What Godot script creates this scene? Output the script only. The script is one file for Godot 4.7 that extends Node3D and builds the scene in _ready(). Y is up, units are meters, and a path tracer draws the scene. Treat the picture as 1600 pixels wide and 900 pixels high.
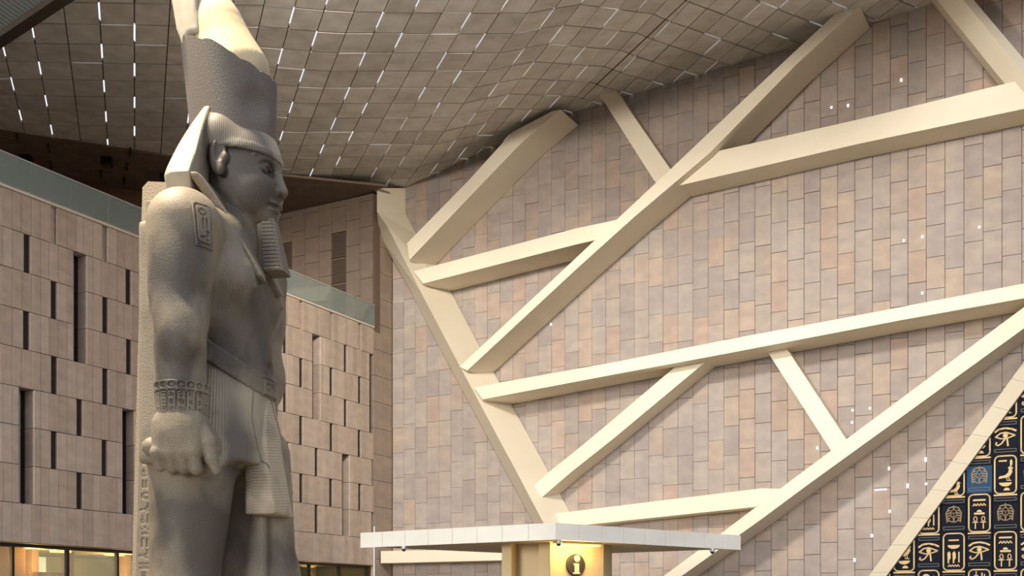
extends Node3D
# Great hall with a colossal stone statue, a stone wall crossed by cream beams, a clad facade and a folded panel roof.
const EYE := 2.6                      # eye height over the floor
const FPX := 1750.0                   # focal length in pixels of a 1600 x 900 picture
const HOR := 960.0                    # picture row of the horizon
const CX := -6.41                     # the corner of the hall (plan)
const CZ := -60.0
const UX := 0.878                     # direction along the stone wall (x, z); facade runs at right angles
const UZ := 0.479
var rng := RandomNumberGenerator.new()
var M := {}
var U := Vector3(UX, 0, UZ)
var N := Vector3(-UZ, 0, UX)
var C := Vector3(CX, 0, CZ)

# ---------- small helpers ----------
func numbered(called: String) -> String:
	if not has_node(called): return called
	var i := 1
	while has_node("%s_%03d" % [called, i]): i += 1
	return "%s_%03d" % [called, i]

func tag(o: Node, label: String, category := "", group := "", kind := ""):
	if label: o.set_meta("label", label)
	if category: o.set_meta("category", category)
	if group: o.set_meta("group", group)
	if kind: o.set_meta("kind", kind)
	return o

func base(called: String, at := Vector3.ZERO, turn := 0.0) -> Node3D:
	var o := Node3D.new()
	o.name = numbered(called)
	add_child(o)
	o.position = at
	o.rotation.y = turn
	return o

func build(mesh, called: String, mat: Material, parent: Node = null) -> MeshInstance3D:
	var o := MeshInstance3D.new()
	if mesh is SurfaceTool: mesh = mesh.commit()
	o.mesh = mesh
	o.material_override = mat
	if parent == null:
		o.name = numbered(called)
		add_child(o)
	else:
		o.name = called
		parent.add_child(o, true)
	return o

func mb() -> SurfaceTool:
	var st := SurfaceTool.new()
	st.begin(Mesh.PRIMITIVE_TRIANGLES)
	return st

func tri(st: SurfaceTool, a: Vector3, b: Vector3, c: Vector3, n: Vector3, col := Color.WHITE):
	var q := (b - a).cross(c - a)
	if q.dot(n) > 0.0:
		var t := b
		b = c
		c = t
	for p in [a, b, c]:
		st.set_normal(n)
		st.set_color(col)
		st.add_vertex(p)

func quad(st: SurfaceTool, a: Vector3, b: Vector3, c: Vector3, d: Vector3, n: Vector3, col := Color.WHITE):
	tri(st, a, b, c, n, col)
	tri(st, a, c, d, n, col)

func newell(p: PackedVector3Array) -> Vector3:
	var n := Vector3.ZERO
	for i in p.size():
		n += p[i].cross(p[(i + 1) % p.size()])
	return n.normalized()

# a solid between two matching outlines (front seen from outside)
func prism(st: SurfaceTool, f: PackedVector3Array, b: PackedVector3Array, col := Color.WHITE):
	var n := newell(f)
	var out := Vector3.ZERO
	for i in f.size(): out += f[i] - b[i]
	if n.dot(out) < 0.0:
		f.reverse()
		b.reverse()
		n = -n
	var ax := (f[1] - f[0]).normalized()
	var ay := n.cross(ax)
	var flat := PackedVector2Array()
	for p in f: flat.append(Vector2(p.dot(ax), p.dot(ay)))
	var t := Geometry2D.triangulate_polygon(flat)
	for i in range(0, t.size(), 3):
		tri(st, f[t[i]], f[t[i + 1]], f[t[i + 2]], n, col)
		tri(st, b[t[i]], b[t[i + 1]], b[t[i + 2]], -n, col)
	for i in f.size():
		var j := (i + 1) % f.size()
		var m := (f[j] - f[i]).cross(f[i] - b[i])
		if m.length() < 1e-9: m = (b[j] - b[i]).cross(f[j] - b[j])
		if m.length() < 1e-9: continue
		quad(st, f[i], f[j], b[j], b[i], m.normalized(), col)

func box(st: SurfaceTool, c: Vector3, s: Vector3, bs := Basis(), col := Color.WHITE):
	var h := s * 0.5
	var f := PackedVector3Array()
	var b := PackedVector3Array()
	for q in [Vector2(-1, -1), Vector2(1, -1), Vector2(1, 1), Vector2(-1, 1)]:
		f.append(c + bs * Vector3(q.x * h.x, q.y * h.y, h.z))
		b.append(c + bs * Vector3(q.x * h.x, q.y * h.y, -h.z))
	prism(st, f, b, col)

# a box whose eight long edges towards +z are chamfered
func chamfer_box(s: Vector3, ch: float) -> ArrayMesh:
	var st := mb()
	var h := s * 0.5
	var f := PackedVector3Array()
	var m := PackedVector3Array()
	var b := PackedVector3Array()
	for q in [Vector2(-1, -1), Vector2(1, -1), Vector2(1, 1), Vector2(-1, 1)]:
		f.append(Vector3(q.x * (h.x - ch), q.y * (h.y - ch), h.z))
		m.append(Vector3(q.x * h.x, q.y * h.y, h.z - ch))
		b.append(Vector3(q.x * h.x, q.y * h.y, -h.z))
	quad(st, f[0], f[1], f[2], f[3], Vector3(0, 0, 1))
	quad(st, b[0], b[1], b[2], b[3], Vector3(0, 0, -1))
	for i in 4:
		var j := (i + 1) % 4
		var o: Vector3 = ((m[i] + m[j]) * Vector3(0.5, 0.5, 0)).normalized()
		quad(st, f[i], f[j], m[j], m[i], (o + Vector3(0, 0, 1)).normalized())
		quad(st, m[i], m[j], b[j], b[i], o)
	return st.commit()

func tube(st: SurfaceTool, pts: PackedVector3Array, r: float, sides := 6, r2 := -1.0):
	var rings := []
	for i in pts.size():
		var d := (pts[mini(i + 1, pts.size() - 1)] - pts[maxi(i - 1, 0)]).normalized()
		var a := d.cross(Vector3.UP if absf(d.y) < 0.9 else Vector3.RIGHT).normalized()
		var b := d.cross(a)
		var ring := []
		var rr := r if r2 < 0.0 else lerpf(r, r2, float(i) / (pts.size() - 1))
		for k in sides:
			var w := TAU * k / sides
			ring.append([pts[i] + (a * cos(w) + b * sin(w)) * rr, a * cos(w) + b * sin(w)])
		rings.append(ring)
	for i in pts.size() - 1:
		for k in sides:
			var l := (k + 1) % sides
			var v = [rings[i][k], rings[i][l], rings[i + 1][l], rings[i + 1][k]]
			for t in [[0, 1, 2], [0, 2, 3]]:
				var a: Vector3 = v[t[0]][0]
				var b: Vector3 = v[t[1]][0]
				var c: Vector3 = v[t[2]][0]
				var o = [t[0], t[1], t[2]]
				if (b - a).cross(c - a).dot(v[t[0]][1]) > 0.0: o = [t[0], t[2], t[1]]
				for q in o:
					st.set_normal(v[q][1])
					st.set_color(Color.WHITE)
					st.add_vertex(v[q][0])
	for e in [0, pts.size() - 1]:
		var nn := (pts[e] - pts[1 if e == 0 else e - 1]).normalized()
		for k in range(1, sides - 1):
			tri(st, rings[e][0][0], rings[e][k][0], rings[e][k + 1][0], nn)

# lathe about y: profile of (radius, height), squashed by sx, sz
func lathe(prof: PackedVector2Array, sides := 24, c := Vector3.ZERO) -> ArrayMesh:
	var st := mb()
	st.set_smooth_group(0)
	for i in prof.size() - 1:
		for k in sides:
			var q := []
			for w in [[i, k], [i, k + 1], [i + 1, k + 1], [i + 1, k]]:
				var an: float = TAU * w[1] / sides
				q.append(c + Vector3(cos(an) * prof[w[0]].x, prof[w[0]].y, sin(an) * prof[w[0]].x))
			var d := prof[i + 1] - prof[i]
			var am := TAU * (k + 0.5) / sides
			var n := Vector3(cos(am) * d.y, -d.x, sin(am) * d.y).normalized()
			for t in [[0, 1, 2], [0, 2, 3]]:
				if q[t[0]].distance_to(q[t[1]]) < 1e-6 or q[t[1]].distance_to(q[t[2]]) < 1e-6 or q[t[0]].distance_to(q[t[2]]) < 1e-6: continue
				tri(st, q[t[0]], q[t[1]], q[t[2]], n)
	return st.commit()

# a ray of the photograph's view meets the plane that lies off metres in front of the stone wall
func wall_pt(px: float, py: float, off: float) -> Vector3:
	var d := Vector3((px - 800.0) / FPX, (HOR - py) / FPX, -1)
	var o := Vector3(0, EYE, 0)
	var t := (off - N.dot(o - C)) / N.dot(d)
	return o + d * t

func to_wall(p: Vector3) -> Vector3:      # (along, height, off) of a point
	return Vector3(U.dot(p - C), p.y, N.dot(p - C))

func mat(c: Color, rough := 0.8, metal := 0.0) -> StandardMaterial3D:
	var m := StandardMaterial3D.new()
	m.albedo_color = c
	m.roughness = rough
	m.metallic = metal
	return m

func c8(r: int, g: int, b: int) -> Color:
	return Color(r / 255.0, g / 255.0, b / 255.0)

func noise_tex(freq: float, sd: int, lo: Color, hi: Color, size := 256, oct := 4, mid := 0.5) -> NoiseTexture2D:
	var n := FastNoiseLite.new()
	n.noise_type = FastNoiseLite.TYPE_SIMPLEX_SMOOTH
	n.seed = sd
	n.frequency = freq
	n.fractal_octaves = oct
	var t := NoiseTexture2D.new()
	t.noise = n
	t.width = size
	t.height = size
	t.seamless = true
	var g := Gradient.new()
	g.offsets = PackedFloat32Array([0.0, mid, 1.0])
	g.colors = PackedColorArray([lo, lo.lerp(hi, 0.5), hi])
	t.color_ramp = g
	return t

func bump_tex(freq: float, sd: int, strength: float, size := 256) -> NoiseTexture2D:
	var n := FastNoiseLite.new()
	n.noise_type = FastNoiseLite.TYPE_SIMPLEX_SMOOTH
	n.seed = sd
	n.frequency = freq
	n.fractal_octaves = 4
	var t := NoiseTexture2D.new()
	t.noise = n
	t.width = size
	t.height = size
	t.seamless = true
	t.as_normal_map = true
	t.bump_strength = strength
	return t

func tri_mat(c: Color, tex: Texture2D, scale: float, rough: float, nrm: Texture2D = null, world := true) -> StandardMaterial3D:
	var m := mat(c, rough)
	m.albedo_texture = tex
	m.uv1_triplanar = true
	m.uv1_world_triplanar = world
	m.uv1_scale = Vector3.ONE * scale
	if nrm:
		m.normal_enabled = true
		m.normal_texture = nrm
		m.normal_scale = 0.5
	return m

func make_materials():
	var tone := noise_tex(0.012, 3, Color(0.86, 0.86, 0.87), Color(1.0, 0.985, 0.96))
	var grainy := bump_tex(0.06, 5, 2.0)
	var sheet := noise_tex(0.006, 8, Color(0.95, 0.95, 0.94), Color(1, 1, 1))
	M.beam = tri_mat(c8(230, 219, 197), sheet, 0.15, 0.55)
	M.strip_cream = tri_mat(c8(206, 194, 170), sheet, 0.15, 0.6)
	var k := 0
	for t in [[175, 163, 154], [171, 157, 147], [168, 158, 152], [180, 164, 151], [173, 163, 156], [177, 158, 145], [163, 153, 147], [174, 162, 153]]:
		M["tile%d" % k] = tri_mat(c8(t[0], t[1], t[2]), tone, 0.35, 0.75, grainy)
		k += 1
	M.tile_mix = tri_mat(Color.WHITE, tone, 0.35, 0.75, grainy)
	M.tile_mix.vertex_color_use_as_albedo = true
	M.tile_back = mat(c8(112, 94, 80), 0.95)
	k = 0
	for t in [[196, 178, 163], [191, 173, 158], [200, 183, 169], [187, 170, 155], [196, 176, 160], [201, 185, 171]]:
		M["plank%d" % k] = tri_mat(c8(t[0], t[1], t[2]), tone, 0.5, 0.7, grainy)
		k += 1
	M.plank_mix = M.plank0
	M.slot_dark = mat(c8(40, 31, 27), 0.8)
	M.facade_back = mat(c8(58, 44, 36), 0.9)
	M.strip = tri_mat(c8(170, 153, 138), tone, 0.3, 0.75, grainy)
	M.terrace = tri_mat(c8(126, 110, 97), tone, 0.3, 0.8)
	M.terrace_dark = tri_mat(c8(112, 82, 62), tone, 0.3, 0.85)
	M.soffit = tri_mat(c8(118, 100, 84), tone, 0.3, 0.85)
	M.louvre = mat(c8(88, 74, 63), 0.8)
	M.black_metal = mat(c8(24, 24, 25), 0.45, 0.3)
	M.steel = mat(c8(190, 194, 198), 0.35, 0.6)
	M.white_trim = mat(c8(214, 204, 190), 0.6)
	M.floor = tri_mat(c8(146, 138, 126), tone, 0.2, 0.5)
	k = 0
	for t in [[220, 217, 210], [213, 209, 202], [224, 221, 214], [207, 203, 196]]:
		var m := tri_mat(c8(t[0], t[1], t[2]), noise_tex(0.02, 20 + k, Color(0.84, 0.82, 0.8), Color(1, 1, 1), 256, 4, 0.35), 0.16, 0.8)
		M["roof%d" % k] = m
		k += 1
	M.roof_rib = mat(c8(70, 58, 47), 0.85)
	M.roof_grey = mat(c8(140, 148, 146), 0.7)
	var glass := mat(Color(0.75, 0.86, 0.83, 0.16), 0.03)
	glass.transparency = BaseMaterial3D.TRANSPARENCY_ALPHA
	M.glass = glass
	var gl2 := mat(Color(0.56, 0.62, 0.60, 0.5), 0.04)
	gl2.transparency = BaseMaterial3D.TRANSPARENCY_ALPHA
	M.glass_rail = gl2
	var gl3 := mat(Color(0.24, 0.27, 0.15, 0.6), 0.03)
	gl3.transparency = BaseMaterial3D.TRANSPARENCY_ALPHA
	M.glass_olive = gl3
	M.dark_glass = mat(c8(14, 18, 22), 0.06)
	M.canopy = tri_mat(c8(244, 241, 230), sheet, 0.4, 0.5)
	M.canopy_warm = tri_mat(c8(204, 184, 144), sheet, 0.4, 0.55)
	M.panel_black = mat(c8(20, 25, 36), 0.35)
	M.panel_black.metallic_specular = 0.12
	M.panel_blue = mat(c8(44, 74, 104), 0.35)
	M.panel_blue.metallic_specular = 0.12
	M.gold = mat(c8(172, 146, 100), 0.45, 0.35)
	M.gold_dim = mat(c8(134, 112, 80), 0.55, 0.3)
	M.gold_bar = mat(c8(96, 92, 88), 0.5, 0.2)
	M.sign_dark = mat(c8(42, 40, 38), 0.5)
	M.sign_letter = mat(c8(206, 190, 160), 0.5)
	M.room_wall = mat(c8(206, 160, 96), 0.8)
	M.room_wood = mat(c8(120, 94, 66), 0.7)
	M.room_pale = mat(c8(214, 214, 186), 0.7)
	M.room_screen = mat(c8(220, 235, 210), 0.5)
	M.room_screen.emission_enabled = true
	M.room_screen.emission = c8(214, 236, 206)
	M.room_screen.emission_energy_multiplier = 0.6
	M.lamp_warm = mat(c8(255, 226, 170), 0.5)
	M.lamp_warm.emission_enabled = true
	M.lamp_warm.emission = c8(255, 214, 140)
	M.lamp_warm.emission_energy_multiplier = 1.4
	M.daylight = mat(Color.WHITE, 0.5)  # glows by itself, put on the joint chips in place of daylight
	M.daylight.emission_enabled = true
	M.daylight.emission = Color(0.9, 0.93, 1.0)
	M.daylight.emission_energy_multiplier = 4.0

# ---------- setting ----------
func camera_and_light():
	var cam := Camera3D.new()
	cam.name = "camera"
	add_child(cam)
	cam.position = Vector3(0, EYE, 0)
	cam.near = 0.1
	cam.far = 400.0
	cam.projection = Camera3D.PROJECTION_FRUSTUM
	cam.size = 0.1 * 900.0 / FPX
	cam.frustum_offset = Vector2(0, 0.1 * (HOR - 450.0) / FPX)
	cam.current = true
	var we := WorldEnvironment.new()
	we.name = "environment"
	var en := Environment.new()
	var sky := Sky.new()
	var ps := ProceduralSkyMaterial.new()
	ps.sky_top_color = Color(0.90, 0.93, 1.0)
	ps.sky_horizon_color = Color(1.0, 0.98, 0.95)
	ps.sky_curve = 0.2
	ps.sky_energy_multiplier = 1.0
	ps.ground_bottom_color = Color(0.35, 0.31, 0.26)
	ps.ground_horizon_color = Color(0.5, 0.46, 0.4)
	sky.sky_material = ps
	en.background_mode = Environment.BG_SKY
	en.sky = sky
	en.background_energy_multiplier = 1.3
	en.tonemap_mode = Environment.TONE_MAPPER_LINEAR
	en.tonemap_exposure = 0.96
	en.sdfgi_enabled = true
	en.ssao_enabled = true
	en.ssil_enabled = true
	we.environment = en
	add_child(we)
	var sun := DirectionalLight3D.new()
	sun.name = "sun"
	sun.light_color = Color(1.0, 0.97, 0.93)
	sun.light_energy = 0.6
	sun.light_angular_distance = 12.0
	sun.shadow_enabled = true
	add_child(sun)
	# added fill spot, no fitting seen, high at the left, aimed at the statue
	var spot := SpotLight3D.new()
	spot.name = "added_statue_spot"
	spot.light_color = Color(1.0, 0.92, 0.78)
	spot.light_energy = 1600.0
	spot.light_size = 0.8
	spot.spot_angle = 24.0
	spot.spot_angle_attenuation = 0.5
	spot.spot_range = 90.0
	spot.spot_attenuation = 2.0
	spot.shadow_enabled = true
	add_child(spot)
	spot.look_at_from_position(Vector3(-10.0, 24.0, -13.0), Vector3(-4.2, 7.0, -16.0))
	# added unseen flood under the roof edge, brightening the upper stone wall
	var flood := SpotLight3D.new()
	flood.name = "added_wall_flood"
	flood.light_color = Color(1.0, 0.96, 0.91)
	flood.light_energy = 760.0
	flood.light_size = 1.5
	flood.spot_angle = 50.0
	flood.spot_angle_attenuation = 0.6
	flood.spot_range = 120.0
	flood.spot_attenuation = 2.0
	flood.shadow_enabled = true
	add_child(flood)
	flood.look_at_from_position(Vector3(-6.0, 23.2, -27.5), Vector3(5.0, 22.0, -54.0))
	sun.look_at_from_position(Vector3(-9, 1.9, 20), Vector3.ZERO)

# plan of the folded roof: a runs away from the camera, b across
const RK_B := [-40.0, 7.0, 13.65, 19.76, 22.7, 27.9, 32.0, 46.0]
const RK_H := [21.8, 21.8, 22.37, 24.48, 24.86, 25.5, 26.06, 27.6]
const RG_B := [-40.0, -5.0, 1.5, 4.4, 14.0, 15.5, 20.7, 25.7, 34.0, 46.0]
const RG_A := [14.0, 2.1, 0.0, -1.0, -2.6, -2.6, 0.3, 2.5, 6.0, 11.0]
func lerp_knots(xs: Array, ys: Array, x: float) -> float:
	for i in xs.size() - 1:
		if x <= xs[i + 1]:
			return lerpf(ys[i], ys[i + 1], (x - xs[i]) / (xs[i + 1] - xs[i]))
	return ys[-1]
func roof_pt(a: float, b: float) -> Vector3:
	var h := lerp_knots(RK_B, RK_H, b) + 0.04 * (a - 50.0)
	return Vector3(-0.3194 * a + 0.9476 * b, h + EYE, -0.9476 * a - 0.3194 * b)
func roof_ab(p: Vector3) -> Vector2:
	return Vector2(-0.3194 * p.x - 0.9476 * p.z, 0.9476 * p.x - 0.3194 * p.z)

func clip_poly(poly: PackedVector3Array, n: Vector3, d: float) -> PackedVector3Array:   # keeps n.p >= d
	var out := PackedVector3Array()
	for i in poly.size():
		var p := poly[i]
		var q := poly[(i + 1) % poly.size()]
		var dp := n.dot(p) - d
		var dq := n.dot(q) - d
		if dp >= 0.0: out.append(p)
		if (dp > 0.0 and dq < 0.0) or (dp < 0.0 and dq > 0.0):
			out.append(p.lerp(q, dp / (dp - dq)))
	return out

func project(p: Vector3) -> Vector2:
	var dd := -p.z
	return Vector2(800.0 + FPX * p.x / dd, HOR - FPX * (p.y - EYE) / dd)

func make_roof():
	var root := base("ceiling")
	tag(root, "folded roof of brown mesh panels with white daylight slits", "", "", "structure")
	var cols := []
	var b := -1.19 * 9
	while b < 1.1:
		cols.append(b)
		b += 1.19
	b = 1.19 + 1.06
	cols.append(1.19)
	while b < 44.0:
		cols.append(b)
		b += 1.03
	var rows := []
	for i in 23: rows.append(42.7 + 1.66 * (i - 10))
	# edges of the roof: the stone wall, the terrace soffit, the ridge at the left
	var e1 := Vector3(-23.4, 0, -51.2)
	var e2 := Vector3(-6.9, 0, -57.7)
	var en := (e2 - e1).normalized().cross(Vector3.UP)
	if en.dot(Vector3(0, 0, 1)) < 0: en = -en
	var l1 := Vector3(-19.1, 0, -41.8)
	var l2 := Vector3(-16.7, 0, -39.7)
	var ln := (l2 - l1).normalized().cross(Vector3.UP)
	if ln.dot(Vector3(1, 0, -1)) < 0: ln = -ln
	var list := []
	var ribs := mb()
	var th := Vector3(0, 0.07, 0)
	rng.seed = 11
	for i in rows.size() - 1:
		for j in cols.size() - 1:
			var bl: float = cols[j]
			var br: float = cols[j + 1]
			var slit := (j + (i % 2)) % 3 == 0
			if bl > 20.0 and rng.randf() < 0.45: slit = false
			var slit_r := (j + 1 + (i % 2)) % 3 == 0
			var ga := 0.02 + (0.012 if slit else 0.0)
			var gb := 0.02 + (0.012 if slit_r else 0.0)
			var r0: float = rows[i] + 0.04
			var r1: float = rows[i + 1] - 0.04
			var poly := PackedVector3Array()
			for q in [[r0, bl + ga], [r0, br - gb], [r1, br - gb], [r1, bl + ga]]:
				poly.append(roof_pt(q[0] + lerp_knots(RG_B, RG_A, q[1]), q[1]))
			var lift := rng.randf_range(-0.012, 0.012)
			for q in poly.size(): poly[q].y += lift
			poly = clip_poly(poly, N, N.dot(C) - 0.04)
			if poly.size() > 2: poly = clip_poly(poly, en, en.dot(e1) - 3.0)
			if poly.size() > 2: poly = clip_poly(poly, ln, ln.dot(l1))
			if poly.size() < 3 or newell(poly).length() < 0.5: continue
			var c := Vector3.ZERO
			for p in poly: c += p
			c /= poly.size()
			var s := project(c)
			var seen := s.x > -25 and s.x < 1625 and s.y > -15
			list.append([poly, (0.0 if seen else 1000.0) - c.z, rng.randi() % 4])
			# ribs over the joints; the slits stay open to the sky
			if not slit:
				add_rib(ribs, roof_pt(r0 + lerp_knots(RG_B, RG_A, bl), bl), roof_pt(r1 + lerp_knots(RG_B, RG_A, bl), bl), 0.1, en, e1, ln, l1)
			if rng.randf() > 0.08:
				add_rib(ribs, roof_pt(rows[i] + lerp_knots(RG_B, RG_A, bl), bl), roof_pt(rows[i] + lerp_knots(RG_B, RG_A, br), br), 0.2, en, e1, ln, l1)
	list.sort_custom(func(x, y): return x[1] < y[1])
	var rest := [mb(), mb(), mb(), mb()]
	for k in list.size():
		var f: PackedVector3Array = list[k][0]
		var bk := PackedVector3Array()
		for p in f: bk.append(p + th)
		if k < 300:
			var st := mb()
			prism(st, f, bk)
			build(st, "ceiling_panel", M["roof%d" % list[k][2]], root)
		else:
			prism(rest[list[k][2]], f, bk)
	for k in 4: tag(build(rest[k], "ceiling_panels", M["roof%d" % k], root), "", "", "", "stuff")
	build(ribs, "rib_grid", M.roof_rib, root)
	# dark fold beams
	var st := mb()
	for fb in [19.9]:
		var f := PackedVector3Array()
		for i in range(0, 12):
			var p := roof_pt(34.0 + i * 1.4 , fb + 0.9 - i * 0.06)
			if N.dot(p - C) > 0.2: f.append(p + Vector3(0, 0.02, 0))
		tube(st, f, 0.04, 6)
	build(st, "fold_rib", M.roof_rib, root)
	st = mb()
	var p1 := l1 + (l1 - l2).normalized() * 14.0
	var p2 := l2 + (l2 - l1).normalized() * 12.0
	var q1 := roof_pt(roof_ab(p1).x, roof_ab(p1).y) - Vector3(0, 0.1, 0)
	var q2 := roof_pt(roof_ab(p2).x, roof_ab(p2).y) - Vector3(0, 0.1, 0)
	var dirb := (q2 - q1).normalized()
	box(st, (q1 + q2) / 2, Vector3(0.45, 0.4, q1.distance_to(q2)), Basis.looking_at(dirb, Vector3.UP))
	build(st, "ridge_beam", M.roof_rib, root)
	# the grey facet beyond the ridge, in long corrugated sheets
	for k in 7:
		st = mb()
		var o := (dirb * Vector3(1, 0, 1)).normalized().cross(Vector3.UP)
		if o.x > 0: o = -o
		var a1 := q1 + dirb * (k * 3.6 + 0.02)
		var a2 := q1 + dirb * (k * 3.6 + 3.55)
		var up := Vector3(0, 0.06, 0)
		var far := o * 9.0 + Vector3(0, 2.5, 0)
		prism(st, PackedVector3Array([a1, a2, a2 + far, a1 + far]), PackedVector3Array([a1 + up, a2 + up, a2 + far + up, a1 + far + up]))
		for r in 14:
			var w := a1.lerp(a2, (r + 0.5) / 14.0)
			tube(st, PackedVector3Array([w, w + far]), 0.04, 5)
		build(st, "facet_sheet", M.roof_grey, root)

func add_rib(st: SurfaceTool, p: Vector3, q: Vector3, w: float, en: Vector3, e1: Vector3, ln: Vector3, l1: Vector3):
	for v in [p, q]:
		if N.dot(v - C) < -0.2 or en.dot(v - e1) < -2.9 or ln.dot(v - l1) < 0.0: return
	var up := Vector3(0, 0.075, 0)
	var s := (q - p).normalized().cross(Vector3.UP) * w * 0.5
	prism(st, PackedVector3Array([p - s + up, p + s + up, q + s + up, q - s + up]), PackedVector3Array([p - s + up * 2.2, p + s + up * 2.2, q + s + up * 2.2, q - s + up * 2.2]))

var edge_a := Vector3.ZERO    # the cream edge strip's centre line on the stone wall, in wall coordinates
var edge_b := Vector3.ZERO
var edge2_a := Vector3.ZERO   # the strip's right edge
var edge2_b := Vector3.ZERO
func right_of_edge(t: float, y: float) -> float:   # > 0 on the dark panels' side
	var d := Vector2(edge_b.x - edge_a.x, edge_b.y - edge_a.y).normalized()
	return (t - edge_a.x) * d.y - (y - edge_a.y) * d.x

func roof_over_wall(t: float) -> float:
	var p := C + U * t
	var ab := roof_ab(p)
	return roof_pt(ab.x, ab.y).y

func make_stone_wall():
	edge_a = to_wall(wall_pt(1372, 899, 0))
	edge_b = to_wall(wall_pt(1574, 621, 0))
	edge2_a = to_wall(wall_pt(1358, 936, 0.55))
	edge2_b = to_wall(wall_pt(1638, 557, 0.55))
	var root := base("wall_right", C, atan2(-UZ, UX))
	tag(root, "tall wall of pinkish beige stone tiles", "", "", "structure")
	var st := mb()
	box(st, Vector3(36.0, 14.6, -0.35), Vector3(74, 29.2, 0.5))
	build(st, "backing", M.tile_back, root)
	rng.seed = 5
	var w := 0.737
	var h := 1.33
	var tones := [[175, 163, 154], [171, 157, 147], [168, 158, 152], [180, 164, 151], [173, 163, 156], [177, 158, 145], [163, 153, 147], [174, 162, 153]]
	var list := []
	var t := 0.02
	var col := 0
	while t < 37.0:
		var y := -rng.randf() * h
		var top := roof_over_wall(t + w) + 0.4
		var ww := w if col % 5 else w * 0.97
		while y < top:
			var y0 := maxf(y, 0.0)
			var y1 := minf(y + h, top)
			if y1 - y0 > 0.1 and right_of_edge(t, y1) < 0.9:
				var c := C + U * (t + ww / 2) + Vector3(0, (y0 + y1) / 2, 0)
				var s := project(c)
				var seen := s.x > 600 and s.x < 1620 and s.y > -20 and s.y < 920 and y1 < top - 0.3
				list.append([t, ww, y0, y1, (0.0 if seen else 1000.0) - c.z, rng.randi() % 8, rng.randf_range(-0.012, 0.012)])
			y += h
		t += ww
		col += 1
	list.sort_custom(func(x, y): return x[4] < y[4])
	var rest := mb()
	var cache := {}
	for k in list.size():
		var e = list[k]
		var sz := Vector3(e[1] - 0.014, e[3] - e[2] - 0.014, 0.1)
		var at := Vector3(e[0] + e[1] / 2, (e[2] + e[3]) / 2, -0.05 + e[6])
		if k < 300:
			var key := "%.2f %.2f" % [sz.x, sz.y]
			if not cache.has(key): cache[key] = chamfer_box(sz, 0.012)
			var o := build(cache[key], "stone_tile", M["tile%d" % e[5]], root)
			o.position = at
		else:
			var q = tones[e[5]]
			box(rest, at, sz, Basis(), c8(q[0], q[1], q[2]).srgb_to_linear())
	tag(build(rest, "stone_tiles", M.tile_mix, root), "", "", "", "stuff")
	# glowing chips on the joints, put in for daylight through pinholes
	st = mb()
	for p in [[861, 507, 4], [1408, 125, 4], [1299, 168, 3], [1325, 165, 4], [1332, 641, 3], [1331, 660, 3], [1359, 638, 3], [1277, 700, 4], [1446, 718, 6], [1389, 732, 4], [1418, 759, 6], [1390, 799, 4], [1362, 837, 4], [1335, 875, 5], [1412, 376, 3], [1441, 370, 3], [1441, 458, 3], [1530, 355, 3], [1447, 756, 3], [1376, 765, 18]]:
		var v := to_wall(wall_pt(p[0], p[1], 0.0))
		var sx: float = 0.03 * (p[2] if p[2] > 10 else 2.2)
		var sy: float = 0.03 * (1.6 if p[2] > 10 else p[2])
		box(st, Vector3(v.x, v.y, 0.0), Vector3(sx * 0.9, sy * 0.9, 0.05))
	tag(build(st, "glow_chip", M.daylight, root), "glowing chips painted as pinpoints of daylight in the tile joints")

func beam(label: String, pts: Array, off: float, closed_depth := 0.0):
	var f := PackedVector3Array()
	var b := PackedVector3Array()
	for p in pts:
		var v := wall_pt(p[0], p[1], off)
		f.append(v)
		b.append(v - N * (off - 0.03 - closed_depth))
	var st := mb()
	prism(st, f, b)
	tag(build(st, "beam", M.beam), label, "beam", "cream beams across the stone wall")

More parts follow.
